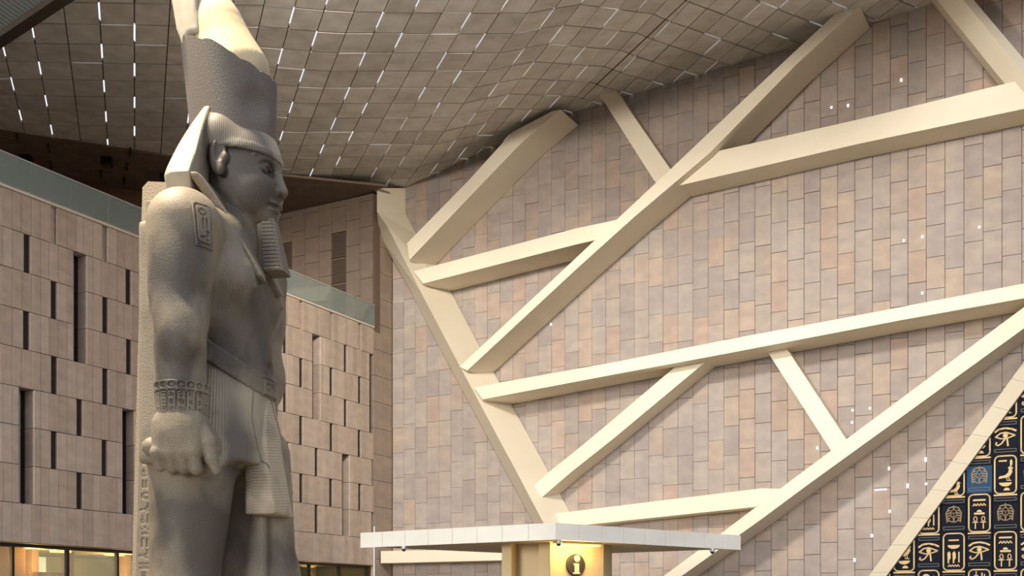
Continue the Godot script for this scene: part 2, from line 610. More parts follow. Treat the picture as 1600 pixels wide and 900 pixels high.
func make_beams():
	# the leaning main member: a ridge between a narrow lower-left face and a broad face
	var L := [[589, 294, 2.0], [589, 331, 1.95], [593, 368, 0.6], [644, 459, 0.3], [696, 560, 0.3], [792, 739, 0.3], [832, 813, 0.3], [876, 895, 0.3], [930, 995, 0.3]]
	var R := [[633, 294, 0.08], [633, 333, 0.08], [650, 366, 0.08], [701, 450, 0.08], [749, 542, 0.08], [797, 629, 0.08], [857, 738, 0.08], [888, 797, 0.08], [990, 985, 0.08]]
	var Mr := [[589, 294, 2.0], [589, 331, 2.0], [606, 355, 2.0], [659, 459, 2.0], [712, 560, 2.0], [808, 739, 2.0], [846, 811, 2.0], [890, 895, 2.0], [943, 995, 2.0]]
	var st := mb()
	for i in L.size() - 1:
		var l0 := wall_pt(L[i][0], L[i][1], L[i][2])
		var l1 := wall_pt(L[i + 1][0], L[i + 1][1], L[i + 1][2])
		var r0 := wall_pt(R[i][0], R[i][1], R[i][2])
		var r1 := wall_pt(R[i + 1][0], R[i + 1][1], R[i + 1][2])
		var m0 := wall_pt(Mr[i][0], Mr[i][1], Mr[i][2])
		var m1 := wall_pt(Mr[i + 1][0], Mr[i + 1][1], Mr[i + 1][2])
		var bl0 := l0 - N * (N.dot(l0 - C) - 0.03)
		var bl1 := l1 - N * (N.dot(l1 - C) - 0.03)
		var br0 := r0 - N * (N.dot(r0 - C) - 0.03)
		var br1 := r1 - N * (N.dot(r1 - C) - 0.03)
		for q in [[l0, l1, m1, m0], [m0, m1, r1, r0], [bl0, bl1, l1, l0], [r0, r1, br1, br0], [bl0, bl1, br1, br0]]:
			var cen: Vector3 = (q[0] + q[1] + q[2] + q[3]) / 4
			var mid := (l0 + l1 + r0 + r1 + m0 + m1 + bl0 + bl1 + br0 + br1) / 10
			for t3 in [[0, 1, 2], [0, 2, 3]]:
				var n: Vector3 = (q[t3[1]] - q[t3[0]]).cross(q[t3[2]] - q[t3[0]])
				if n.length() < 1e-7: continue
				n = n.normalized()
				if n.dot(cen - mid) < 0: n = -n
				tri(st, q[t3[0]], q[t3[1]], q[t3[2]], n)
	tag(build(st, "beam", M.beam), "longest steep cream beam leaning down right from the wall's left corner to the canopy", "beam", "cream beams across the stone wall")
	beam("short cream beam rising right to the roof, the uppermost off the leaning main beam", [[640, 406], [760, 280], [816, 222], [876, 171], [862, 174], [800, 207], [734, 280], [636, 380]], 2.0)
	beam("cream beam gently rising right, second up from the leaning main beam to the long diagonal", [[661, 443], [900, 382], [935, 374], [980, 340], [900, 357], [679, 415], [646, 424]], 1.95)
	beam("long cream diagonal beam climbing from the leaning main beam up to the roof edge", [[730, 579], [901, 420], [991, 339], [1109, 239], [1245, 100], [1344, 9], [1310, 17], [1221, 100], [1048, 264], [968, 339], [882, 420], [718, 573]], 2.05)
	beam("upper cream beam running right off the long diagonal to the right border", [[1052, 292], [1340, 225], [1600, 170], [1700, 149], [1700, 102], [1570, 131], [1340, 187], [1104, 240]], 1.6)
	beam("small cream strut slanting from the roof down to the long diagonal's top side", [[937, 148], [961, 139], [1050, 268], [1030, 290], [1022, 282]], 1.0)
	beam("long low-pitched cream beam crossing the wall's middle from the leaning main beam to the right border", [[754, 624], [960, 585], [1140, 551.5], [1409, 500], [1600, 466], [1700, 448], [1700, 424], [1600, 443], [1302, 500], [1140, 530], [960, 566], [780, 598], [741, 606]], 2.0)
	beam("cream beam rising from the foot of the leaning main beam to the low-pitched middle beam", [[843, 780], [892, 738], [960, 684], [1110, 559], [1128, 546], [1090, 546], [1061, 568], [960, 654], [906, 699], [857, 738], [832, 761]], 1.3)
	beam("small cream strut slanting from the middle beam down to the big lower diagonal", [[1195, 543], [1196, 530], [1216, 525], [1225, 538], [1322, 686], [1330, 700], [1310, 718], [1299, 705]], 0.9)
	beam("cream beam nearly level just above the information canopy, meeting the big lower diagonal", [[858, 826], [934, 818], [1180, 792], [1226, 764], [1190, 763], [854, 804], [838, 812]], 1.0)
	beam("big lower cream diagonal rising from behind the canopy to the right border", [[1065, 900], [1190, 811], [1260, 759], [1600, 513], [1700, 441], [1900, 297], [1900, 259], [1700, 407], [1600, 480], [1573, 500], [1225, 759], [1122, 837], [1037, 900], [940, 975], [975, 970]], 2.0)
	beam("level cream beam low on the wall behind the canopy's left wing", [[595, 880], [880, 873], [880, 856], [595, 861]], 1.2)
	# the steep member at the top right corner, with a broad tan face and a light edge
	st = mb()
	var a := [[1440, -30], [1570, 131], [1603, 172], [1752, 354]]
	var m := [[1480, -30], [1603, 119], [1660, 188], [1806, 366]]
	var r := [[1496, -30], [1608, 102], [1690, 197], [1832, 366]]
	for i in 3:
		var q0 := wall_pt(a[i][0], a[i][1], 1.3)
		var q1 := wall_pt(a[i + 1][0], a[i + 1][1], 1.3)
		var m0 := wall_pt(m[i][0], m[i][1], 2.0)
		var m1 := wall_pt(m[i + 1][0], m[i + 1][1], 2.0)
		var r0 := wall_pt(r[i][0], r[i][1], 1.5)
		var r1 := wall_pt(r[i + 1][0], r[i + 1][1], 1.5)
		var fl := PackedVector3Array([q0, m0, r0, r0 - N * 1.46, q0 - N * 1.26])
		var bl := PackedVector3Array([q1, m1, r1, r1 - N * 1.46, q1 - N * 1.26])
		prism(st, fl, bl)
	tag(build(st, "beam", M.beam), "steep cream beam with a broad tan face in the top right corner", "beam", "cream beams across the stone wall")
	# the edge strip beside the dark inscribed panels, in jointed lengths
	var strip := base("edge_strip")
	tag(strip, "cream jointed strip slanting along the dark inscribed panels", "strip")
	var la := Vector2(1330, 938)
	var lb := Vector2(1612, 548)
	var ra := Vector2(1358, 936)
	var rb := Vector2(1638, 557)
	for k in 9:
		var t0 := k / 9.0 + 0.0004
		var t1 := (k + 1) / 9.0 - 0.0004
		var p := [la.lerp(lb, t0), ra.lerp(rb, t0), ra.lerp(rb, t1), la.lerp(lb, t1)]
		var f := PackedVector3Array()
		var b := PackedVector3Array()
		for v in p:
			var w := wall_pt(v.x, v.y, 0.55)
			f.append(w)
			b.append(w - N * 0.5)
		st = mb()
		prism(st, f, b)
		build(st, "strip_panel", M.strip_cream, strip)

# facade: local x runs along it to the corner (negative = towards the camera), z faces the hall
const ROWS := [2.55, 3.95, 5.32, 6.7, 8.07, 9.45, 10.82, 12.2, 13.57, 14.95]
func make_facade():
	var root := base("wall_left", C, atan2(UX, UZ))
	tag(root, "facade of brown stone planks with dark slot windows", "", "", "structure")
	var st := mb()
	box(st, Vector3(-14.5, EYE + 8.75, -0.8), Vector3(29, 12.4, 0.3))
	build(st, "backing", M.facade_back, root)
	st = mb()
	box(st, Vector3(-44, EYE + 6.2, -0.8), Vector3(32, 17.6, 0.3))
	build(st, "far_backing", M.plank0, root)
	st = mb()
	box(st, Vector3(-14.9, EYE + 15.02, -0.2), Vector3(26.4, 0.14, 0.52))
	build(st, "coping", M.white_trim, root)
	rng.seed = 21
	var pitch := 1.17
	var pw := pitch / 3.0
	var list := []
	for row in 9:
		for c in range(-4, 19):
			var s := 22.8 - pitch * c                # slot axis
			var ph := posmod(c, 4)
			var idx := row
			# which rows open in this column (row 0 is the band under the slots)
			var kind := 0
			if ph == 0:
				if idx == 7 or idx == 5: kind = 1
				if idx >= 1 and idx <= 3: kind = 2
			elif ph == 1 or ph == 3:
				if idx == 6 or idx == 4 or idx == 2: kind = 1
			else:
				if idx == 3 or idx == 1: kind = 1
				if idx >= 5 and idx <= 7: kind = 2
			var open := 0.0
			if kind == 1: open = 0.27
			if kind == 2: open = 0.62
			if idx == 8 and (ph == 1 or ph == 3): open = -0.2   # shallow closed slot
			var y0: float = ROWS[row]
			var y1: float = ROWS[row + 1]
			var s0 := s + pitch * 0.5
			var s1 := s - pitch * 0.5
			var cuts := []
			if open > 0.0:
				var j := rng.randf_range(-0.03, 0.03)
				var side := (pitch - open) / 2.0
				if kind == 2:
					cuts = [[s0, s0 - side, 0.0], [s1 + side, s1, 0.0]]
				else:
					cuts = [[s0, s0 - side + j, 0.0], [s1 + side + j, s1, 0.0]]
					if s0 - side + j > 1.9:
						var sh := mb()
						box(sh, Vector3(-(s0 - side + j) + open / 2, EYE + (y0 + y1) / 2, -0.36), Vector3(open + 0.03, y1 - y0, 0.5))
						build(sh, "slot_dark_fill", M.slot_dark, root)  # dark box filling the open slot, in place of its shaded depth
			elif open < 0.0:
				cuts = [[s0, s + 0.12, 0.0], [s + 0.12, s - 0.12, -0.12], [s - 0.12, s1, 0.0]]
			else:
				var j1 := rng.randf_range(-0.05, 0.05)
				var j2 := rng.randf_range(-0.05, 0.05)
				cuts = [[s0, s0 - pw + j1, 0.0], [s0 - pw + j1, s1 + pw + j2, 0.0], [s1 + pw + j2, s1, 0.0]]
			for q in cuts:
				if q[0] < 1.72: continue
				var qb: float = maxf(q[1], 1.70)
				list.append([q[0], qb, y0, y1, q[2] + rng.randf_range(-0.006, 0.006), rng.randi() % 6])
	var rest := mb()
	var n := 0
	for e in list:
		var sz := Vector3(e[0] - e[1] - 0.014, e[3] - e[2] - 0.02, 0.62)
		var at := Vector3(-(e[0] + e[1]) / 2, EYE + (e[2] + e[3]) / 2, -0.31 + e[4])
		var vis: bool = (e[0] < 9.6 or e[1] > 17.4) and e[0] < 24.3
		if vis and n < 300:
			n += 1
			var o := build(chamfer_box(sz, 0.006), "cladding_plank", M["plank%d" % e[5]], root)
			o.position = at
		else:
			box(rest, at, sz)
	tag(build(rest, "cladding_planks", M.plank0, root), "", "", "", "stuff")
	# tall windows: glass set back in their reveals
	var k := 1
	for c in range(-4, 18):
		var ph := posmod(c, 4)
		if ph == 1 or ph == 3: continue
		var s := 22.8 - pitch * c
		var lo: float = ROWS[1] if ph == 0 else ROWS[5]
		var hi: float = ROWS[4] if ph == 0 else ROWS[8]
		var win := base("window_%d" % k, C - Vector3(UZ, 0, -UX) * s + Vector3(0, EYE + lo, 0), atan2(UX, UZ))
		tag(win, "tall slot window in the plank facade", "", "", "structure")
		st = mb()
		box(st, Vector3(0, (hi - lo) / 2, -0.5), Vector3(0.62, hi - lo, 0.03))
		build(st, "pane", M.dark_glass, win)
		st = mb()
		for x in [-0.29, 0.05]:
			box(st, Vector3(x, (hi - lo) / 2, -0.46), Vector3(0.045, hi - lo, 0.06))
		build(st, "frame", M.steel, win)
		k += 1
	# stone strip that closes the corner, full height
	for side in 1:
		var y := 0.0
		var i := 0
		while y < 26.0:
			var hh: float = 1.375
			var y1 := minf(y + hh, 26.0)
			for q in [[1.69, 0.86], [0.86, 0.02]]:
				st = mb()
				box(st, Vector3(-(q[0] + q[1]) / 2, (y + y1) / 2 + 0.0, -0.11), Vector3(q[0] - q[1] - 0.014, y1 - y - 0.02, 0.2))
				build(st, "corner_stone", M.strip, root)
			y = y1
			i += 1
	st = mb()
	box(st, Vector3(-0.85, 13, -0.4), Vector3(1.68, 26, 0.4))
	build(st, "corner_backing", M.facade_back, root)
	# ground floor glazing
	for b in 12:
		var s0 := 1.95 + 2.36 * b
		var win := base("window_%d" % k, C - Vector3(UZ, 0, -UX) * s0, atan2(UX, UZ))
		tag(win, "ground floor glazing under the plank facade", "", "", "structure")
		st = mb()
		box(st, Vector3(-1.18, (EYE + 2.42) / 2, -0.3), Vector3(2.3, EYE + 2.42, 0.03))
		build(st, "pane", M.glass_olive if b < 5 else M.glass, win)
		st = mb()
		box(st, Vector3(0, (EYE + 2.5) / 2, -0.28), Vector3(0.1, EYE + 2.5, 0.16))
		box(st, Vector3(-1.18, EYE + 2.47, -0.28), Vector3(2.36, 0.13, 0.2))
		build(st, "frame", M.black_metal, win)
		k += 1
	# the lit rooms behind the glazing
	st = mb()
	box(st, Vector3(-15, EYE + 2.66, -4.2), Vector3(28.4, 0.2, 7.2))
	build(st, "room_ceiling", M.room_pale, root)
	st = mb()
	box(st, Vector3(-23.5, (EYE + 2.6) / 2, -6.0), Vector3(6.6, EYE + 2.6, 0.3))
	build(st, "room_wall", M.room_wall, root)
	st = mb()
	box(st, Vector3(-10.5, (EYE + 2.6) / 2, -7.4), Vector3(19.4, EYE + 2.6, 0.3))
	build(st, "room_wall", M.room_pale, root)
	st = mb()
	box(st, Vector3(-22.4, (EYE + 2.6) / 2, -2.6), Vector3(3.0, EYE + 2.6, 0.2))
	build(st, "room_partition", M.room_wall, root)
	for q in [[-20.5, 1.9], [-19.5, 1.6], [-18.6, 1.9]]:
		st = mb()
		box(st, Vector3(q[0], EYE + q[1], -4.6), Vector3(0.55, 0.9, 0.1))
		build(st, "room_display", M.room_screen, root)
	st = mb()
	box(st, Vector3(-20.0, (EYE + 1.62) / 2, -2.2), Vector3(1.5, EYE + 1.62, 0.5))
	build(st, "room_counter", M.room_wall, root)
	for x in [-29.0, -0.9]:
		st = mb()
		box(st, Vector3(x, (EYE + 2.6) / 2, -4.2), Vector3(0.3, EYE + 2.6, 7.0))
		build(st, "room_wall", M.room_wood, root)
	for x in [-19.9, -18.2, -15.2, -9.0, -5.2, -2.6]:
		st = mb()
		box(st, Vector3(x, (EYE + 2.6) / 2, -3.4), Vector3(0.3, EYE + 2.6, 0.4))
		build(st, "room_column", M.room_wood, root)
	for x in [-24.2, -19.2, -16.5, -12.0, -8.0, -3.8]:
		st = mb()
		box(st, Vector3(x, EYE + 2.5, -2.6), Vector3(0.7, 0.1, 0.4))
		build(st, "room_lamp", M.lamp_warm, root)
	for x in [-25.0, -20.5, -16.0, -7.0, -3.6]:
		var l := OmniLight3D.new()
		l.name = "room_light"
		l.light_color = Color(1.0, 0.82, 0.5)
		l.light_energy = 6.0
		l.omni_range = 30.0
		l.omni_attenuation = 2.0
		l.light_size = 0.3
		l.shadow_enabled = true
		root.add_child(l, true)
		l.position = Vector3(x, EYE + 1.9, -2.6)
	# glass balustrade on top
	var rail := base("glass_balustrade", C + Vector3(0, EYE + 15.05, 0), atan2(UX, UZ))
	tag(rail, "glass balustrade along the top of the plank facade", "balustrade")
	for i in 14:
		var a := 1.75 + i * 1.75
		st = mb()
		box(st, Vector3(-a - 0.87, 0.53, 0.1), Vector3(1.72, 1.06, 0.025))
		build(st, "glass_panel", M.glass_rail, rail)
	st = mb()
	box(st, Vector3(-14.0, 1.08, 0.1), Vector3(24.5, 0.045, 0.05))
	build(st, "handrail", M.steel, rail)

func soffit_pt(px: float, py: float, h: float) -> Vector3:
	var dd := h * FPX / (HOR - py)
	return Vector3((px - 800.0) / FPX * dd, EYE + h, -dd)

func make_terrace():
	# wall over the terrace, square to the facade
	var at := C - Vector3(UZ, 0, -UX) * 1.78
	var root := base("wall_terrace", at, atan2(-UZ, UX))
	tag(root, "shadowed brown stone wall over the terrace with louvre slots", "", "", "structure")
	var st := mb()
	box(st, Vector3(-5.0, EYE + 18.6, -0.4), Vector3(10.0, 7.6, 0.5))
	build(st, "backing", M.tile_back, root)
	rng.seed = 31
	var x := 0.0
	var widths := [0.85, 0.9, 0.95, 0.85, 0.95, 0.9, 0.85, 0.8, 0.9, 0.9, 0.9]
	var i := 0
	for w in widths:
		var y := 14.9 + (0.5 if i % 2 else 0.0)
		var louv := i == 2 or i == 6
		var yb := 14.9
		while yb < 22.1:
			var yt := minf(y + 1.35, 22.15)
			var top := yt > 20.6
			if louv and not top:
				var lv := build(louvre_mesh(w - 0.1, yt - yb - 0.08), "louvre", M.louvre, root)
				lv.position = Vector3(-x - w / 2, EYE + yb + 0.04, -0.08)
			else:
				st = mb()
				box(st, Vector3(-x - w / 2, EYE + (yb + yt) / 2, -0.08), Vector3(w - 0.02, yt - yb - 0.02, 0.12))
				build(st, "stone_tile", M.terrace, root)
			yb = yt
			y = yt
		x += w
		i += 1
	# the back of the terrace
	var a := Vector3(-36, 0, -49)
	var b := Vector3(-13.2, 0, -61.4)
	var d := (b - a).normalized()
	var back := base("wall_back", (a + b) / 2, atan2(-d.z, d.x))
	tag(back, "dark plain brown wall at the back of the terrace", "", "", "structure")
	st = mb()
	box(st, Vector3(0, EYE + 18.6, -0.3), Vector3(a.distance_to(b), 7.4, 0.5))
	build(st, "wall_face", M.terrace_dark, back)
	# terrace floor
	st = mb()
	var f := PackedVector3Array([C + Vector3(0, EYE + 14.8, 0) - Vector3(UZ, 0, -UX) * 1.6, C + Vector3(0, EYE + 14.8, 0) - Vector3(UZ, 0, -UX) * 28.0, Vector3(-36, EYE + 14.8, -49), Vector3(-13, EYE + 14.8, -62)])
	var g := PackedVector3Array()
	for k in f.size(): f[k] -= U * 0.75
	for p in f: g.append(p - Vector3(0, 0.3, 0))
	prism(st, f, g)
	tag(build(st, "floor_terrace", M.soffit), "terrace floor behind the glass balustrade", "", "", "structure")
	# its ceiling: dark planks with open slots
	var sof := base("ceiling_terrace")
	tag(sof, "dark plank soffit over the terrace", "", "", "structure")
	var h := 21.95
	var p0 := soffit_pt(-160, 178, h)
	var p1 := soffit_pt(0, 205, h)
	var p2 := soffit_pt(300, 250, h)
	var p3 := soffit_pt(440, 275, h)
	var p4 := soffit_pt(606, 292, h)
	var q0 := Vector3(-38, EYE + h, -48)
	var q4 := Vector3(-13, EYE + h, -62)
	var fr := [p0, p1, p2, p3, p4]
	var far := [q0, q0.lerp(q4, 0.35), q0.lerp(q4, 0.7), q0.lerp(q4, 0.9), q4]
	var bands := 5
	for k in bands:
		var t0 := k / float(bands)
		var t1 := (k + 1) / float(bands) - 0.006
		for j in 4:
			st = mb()
			var ff := PackedVector3Array([fr[j].lerp(far[j], t0), fr[j + 1].lerp(far[j + 1], t0), fr[j + 1].lerp(far[j + 1], t1), fr[j].lerp(far[j], t1)])
			var gg := PackedVector3Array()
			for p in ff: gg.append(p + Vector3(0, 0.12, 0))
			prism(st, ff, gg)
			build(st, "soffit_panel", M.soffit, sof)
	st = mb()
	for q in [[27, 216, 5, 14], [76, 231, 4, 14], [79, 257, 4, 10], [198, 260, 5, 10], [158, 271, 4, 12], [194, 282, 4, 10], [203, 237, 4, 8]]:
		var v := soffit_pt(q[0], q[1], h)
		box(st, v - Vector3(0, 0.02, 0), Vector3(0.11, 0.05, 1.0), Basis(Vector3.UP, 0.36))
	build(st, "slot", M.black_metal, sof)
	for q in [[41, 244, "leftmost square black fixture under the terrace soffit"], [167, 247, "middle square black fixture under the terrace soffit"], [259, 272, "square black fixture under the soffit, half behind the statue's headcloth"]]:
		var v := soffit_pt(q[0], q[1], h)
		st = mb()
		box(st, v - Vector3(0, 0.2, 0), Vector3(0.45, 0.4, 0.45))
		tag(build(st, "ceiling_fixture", M.black_metal), q[2], "fixture", "black fixtures under the terrace soffit")

func louvre_mesh(w: float, h: float) -> ArrayMesh:
	var st := mb()
	box(st, Vector3(0, h / 2, -0.03), Vector3(w, h, 0.02))
	for x in [-w / 2, w / 2]: box(st, Vector3(x, h / 2, 0.02), Vector3(0.04, h, 0.08))
	var n := int(h / 0.1)
	for i in n:
		box(st, Vector3(0, (i + 0.5) * h / n, 0.02), Vector3(w, 0.05, 0.05), Basis(Vector3.RIGHT, 0.5))
	return st.commit()

func make_floor():
	var st := mb()
	box(st, Vector3(0, -0.15, -25), Vector3(90, 0.3, 90))
	tag(build(st, "floor", M.floor), "pale stone floor of the hall", "", "", "structure")

# ---------- dark inscribed panels beside the edge strip ----------
# motifs in a unit frame: lists of [points, width]
func arc(cx: float, cy: float, rx: float, ry: float, a0: float, a1: float, n := 10) -> Array:
	var p := []
	for i in n + 1:
		var a := deg_to_rad(lerpf(a0, a1, float(i) / n))
		p.append(Vector2(cx + cos(a) * rx, cy + sin(a) * ry))
	return p

func blob(pts: Array) -> Array: return [pts, -1.0]       # a filled outline

func m_eye(x: float, y: float, s: float) -> Array:
	var o := []
	for q in [
		[[Vector2(-0.5, 0.28), Vector2(-0.3, 0.42), Vector2(0.0, 0.46), Vector2(0.3, 0.4), Vector2(0.5, 0.3)], 0.09],
		[[Vector2(-0.48, 0.02), Vector2(-0.25, 0.2), Vector2(0.02, 0.24), Vector2(0.28, 0.14), Vector2(0.46, 0.06)], 0.07],
		[[Vector2(-0.48, 0.02), Vector2(-0.2, -0.08), Vector2(0.1, -0.06), Vector2(0.46, 0.06)], 0.06],
		[[Vector2(0.08, -0.08), Vector2(0.12, -0.46)], 0.08],
		[[Vector2(-0.02, -0.1), Vector2(-0.2, -0.34), Vector2(-0.36, -0.42), Vector2(-0.46, -0.36), Vector2(-0.42, -0.26)], 0.07]]:
		var p := []
		for v in q[0]: p.append(Vector2(x, y) + v * s)
		o.append([p, q[1] * s])
	o.append(blob(arc(x, y + 0.08 * s, 0.12 * s, 0.12 * s, 0, 360, 10)))
	return o

func m_bird(x: float, y: float, s: float) -> Array:
	var b := [Vector2(-0.42, -0.16), Vector2(-0.1, -0.12), Vector2(0.12, 0.06), Vector2(0.16, 0.28), Vector2(0.1, 0.4), Vector2(0.22, 0.48), Vector2(0.36, 0.42), Vector2(0.44, 0.34), Vector2(0.34, 0.32), Vector2(0.38, 0.1), Vector2(0.26, -0.14), Vector2(0.08, -0.26), Vector2(-0.2, -0.3), Vector2(-0.5, -0.34)]
	var p := []
	for v in b: p.append(Vector2(x, y) + v * s)
	var o := [blob(p)]
	for k in [0.0, 0.14]:
		o.append([[Vector2(x + (0.02 + k) * s, y - 0.24 * s), Vector2(x + (0.04 + k) * s, y - 0.46 * s), Vector2(x + (0.16 + k) * s, y - 0.47 * s)], 0.05 * s])
	return o

func m_bar(x: float, y: float, w: float, h: float) -> Array:
	return [blob([Vector2(x - w, y - h), Vector2(x + w, y - h), Vector2(x + w, y + h), Vector2(x - w, y + h)])]

func m_ring(x: float, y: float, r: float, w: float) -> Array:
	return [[arc(x, y, r, r, 0, 360, 12), w]]

func m_loaf(x: float, y: float, s: float) -> Array:
	return [blob(arc(x, y, 0.3 * s, 0.28 * s, 0, 180, 8))]

func m_basket(x: float, y: float, s: float) -> Array:
	return [blob(arc(x, y, 0.4 * s, 0.26 * s, 180, 360, 8))]

func m_feather(x: float, y: float, s: float) -> Array:
	var p := []
	for v in [Vector2(-0.06, -0.5), Vector2(0.04, -0.5), Vector2(0.06, -0.2), Vector2(0.16, -0.1), Vector2(0.16, 0.3), Vector2(0.06, 0.5), Vector2(-0.1, 0.36), Vector2(-0.08, 0.0)]: p.append(Vector2(x, y) + v * s)
	return [blob(p)]

func m_water(x: float, y: float, w: float, t: float) -> Array:
	var p := []
	for i in 9: p.append(Vector2(x - w + 2 * w * i / 8.0, y + (t if i % 2 else -t)))
	return [[p, t * 1.1]]

func m_key(x: float, y: float, s: float) -> Array:      # looped cross
	return [[arc(x, y + 0.28 * s, 0.12 * s, 0.2 * s, -80, 260, 10), 0.07 * s], [[Vector2(x, y + 0.08 * s), Vector2(x, y - 0.5 * s)], 0.09 * s], [[Vector2(x - 0.2 * s, y + 0.02 * s), Vector2(x + 0.2 * s, y + 0.02 * s)], 0.08 * s]]

func m_vase(x: float, y: float, s: float) -> Array:
	return [[[Vector2(x, y + 0.48 * s), Vector2(x, y - 0.05 * s)], 0.06 * s], [arc(x, y - 0.25 * s, 0.14 * s, 0.2 * s, 0, 360, 10), 0.07 * s], [[Vector2(x - 0.12 * s, y + 0.2 * s), Vector2(x + 0.12 * s, y + 0.2 * s)], 0.06 * s]]

func m_mouth(x: float, y: float, s: float) -> Array:
	return [[arc(x, y - 0.12 * s, 0.42 * s, 0.26 * s, 25, 155, 8), 0.06 * s], [arc(x, y + 0.12 * s, 0.42 * s, 0.26 * s, 205, 335, 8), 0.06 * s]]

# a generic crowned head in a striped headcloth
func m_head() -> Array:
	var o := [[[Vector2(-0.3, -0.34), Vector2(-0.34, 0.1), Vector2(-0.22, 0.34), Vector2(0, 0.4), Vector2(0.22, 0.34), Vector2(0.34, 0.1), Vector2(0.3, -0.34)], 0.05]]
	for k in 5:
		var y := 0.2 - k * 0.12
		o.append([[Vector2(-0.3, y - 0.02), Vector2(-0.17, y + 0.03)], 0.05])
		o.append([[Vector2(0.3, y - 0.02), Vector2(0.17, y + 0.03)], 0.05])
	o.append([arc(0, 0.06, 0.14, 0.2, 0, 360, 12), 0.035])
	o.append([[Vector2(-0.1, 0.1), Vector2(-0.03, 0.1)], 0.03])
	o.append([[Vector2(0.03, 0.1), Vector2(0.1, 0.1)], 0.03])
	o.append([[Vector2(0, 0.08), Vector2(0, -0.01)], 0.03])
	o.append([[Vector2(-0.05, -0.06), Vector2(0.05, -0.06)], 0.025])
	o.append([[Vector2(0, -0.14), Vector2(0, -0.32)], 0.06])
	o.append([[Vector2(0, 0.3), Vector2(0, 0.44)], 0.06])
	o.append([arc(0, -0.06, 0.28, 0.28, 215, 325, 8), 0.05])
	return o

func ribbon_polys(strokes: Array) -> Array:
	var out := []
	for s in strokes:
		if s[1] < 0.0:
			out.append(PackedVector2Array(s[0]))
			continue
		for i in s[0].size() - 1:
			var a: Vector2 = s[0][i]
			var b: Vector2 = s[0][i + 1]
			if a.distance_to(b) < 1e-5: continue
			var d := (b - a).normalized()
			var w: Vector2 = d.orthogonal() * float(s[1]) * 0.5
			var e: Vector2 = d * float(s[1]) * 0.25
			out.append(PackedVector2Array([a - w - e, b - w + e, b + w + e, a + w - e]))
	return out

# flat inlay on a panel; everything left of the edge strip is cut away
func inlay(st: SurfaceTool, strokes: Array, t: float, y: float, sc: Vector2, off: float, cut := true):
	var q := Vector2(edge2_b.x - edge2_a.x, edge2_b.y - edge2_a.y).normalized()
	var n3 := Vector3(q.y, -q.x, 0)
	var d := n3.dot(Vector3(edge2_a.x, edge2_a.y, 0)) + 0.02
	for poly in ribbon_polys(strokes):
		var f := PackedVector3Array()
		for v in poly: f.append(Vector3(t + v.x * sc.x, y + v.y * sc.y, off))
		if cut: f = clip_poly(f, n3, d)
		if cut and f.size() > 2: f = clip_poly(f, under_n, under_d - 0.02)
		if f.size() < 3: continue
		if newell(f).length() < 0.5: continue
		var b := PackedVector3Array()
		for v in f: b.append(v - Vector3(0, 0, 0.014))
		if Geometry2D.triangulate_polygon(PackedVector2Array(Array(f).map(func(v): return Vector2(v.x, v.y)))).size() == 0: continue
		prism(st, f, b)

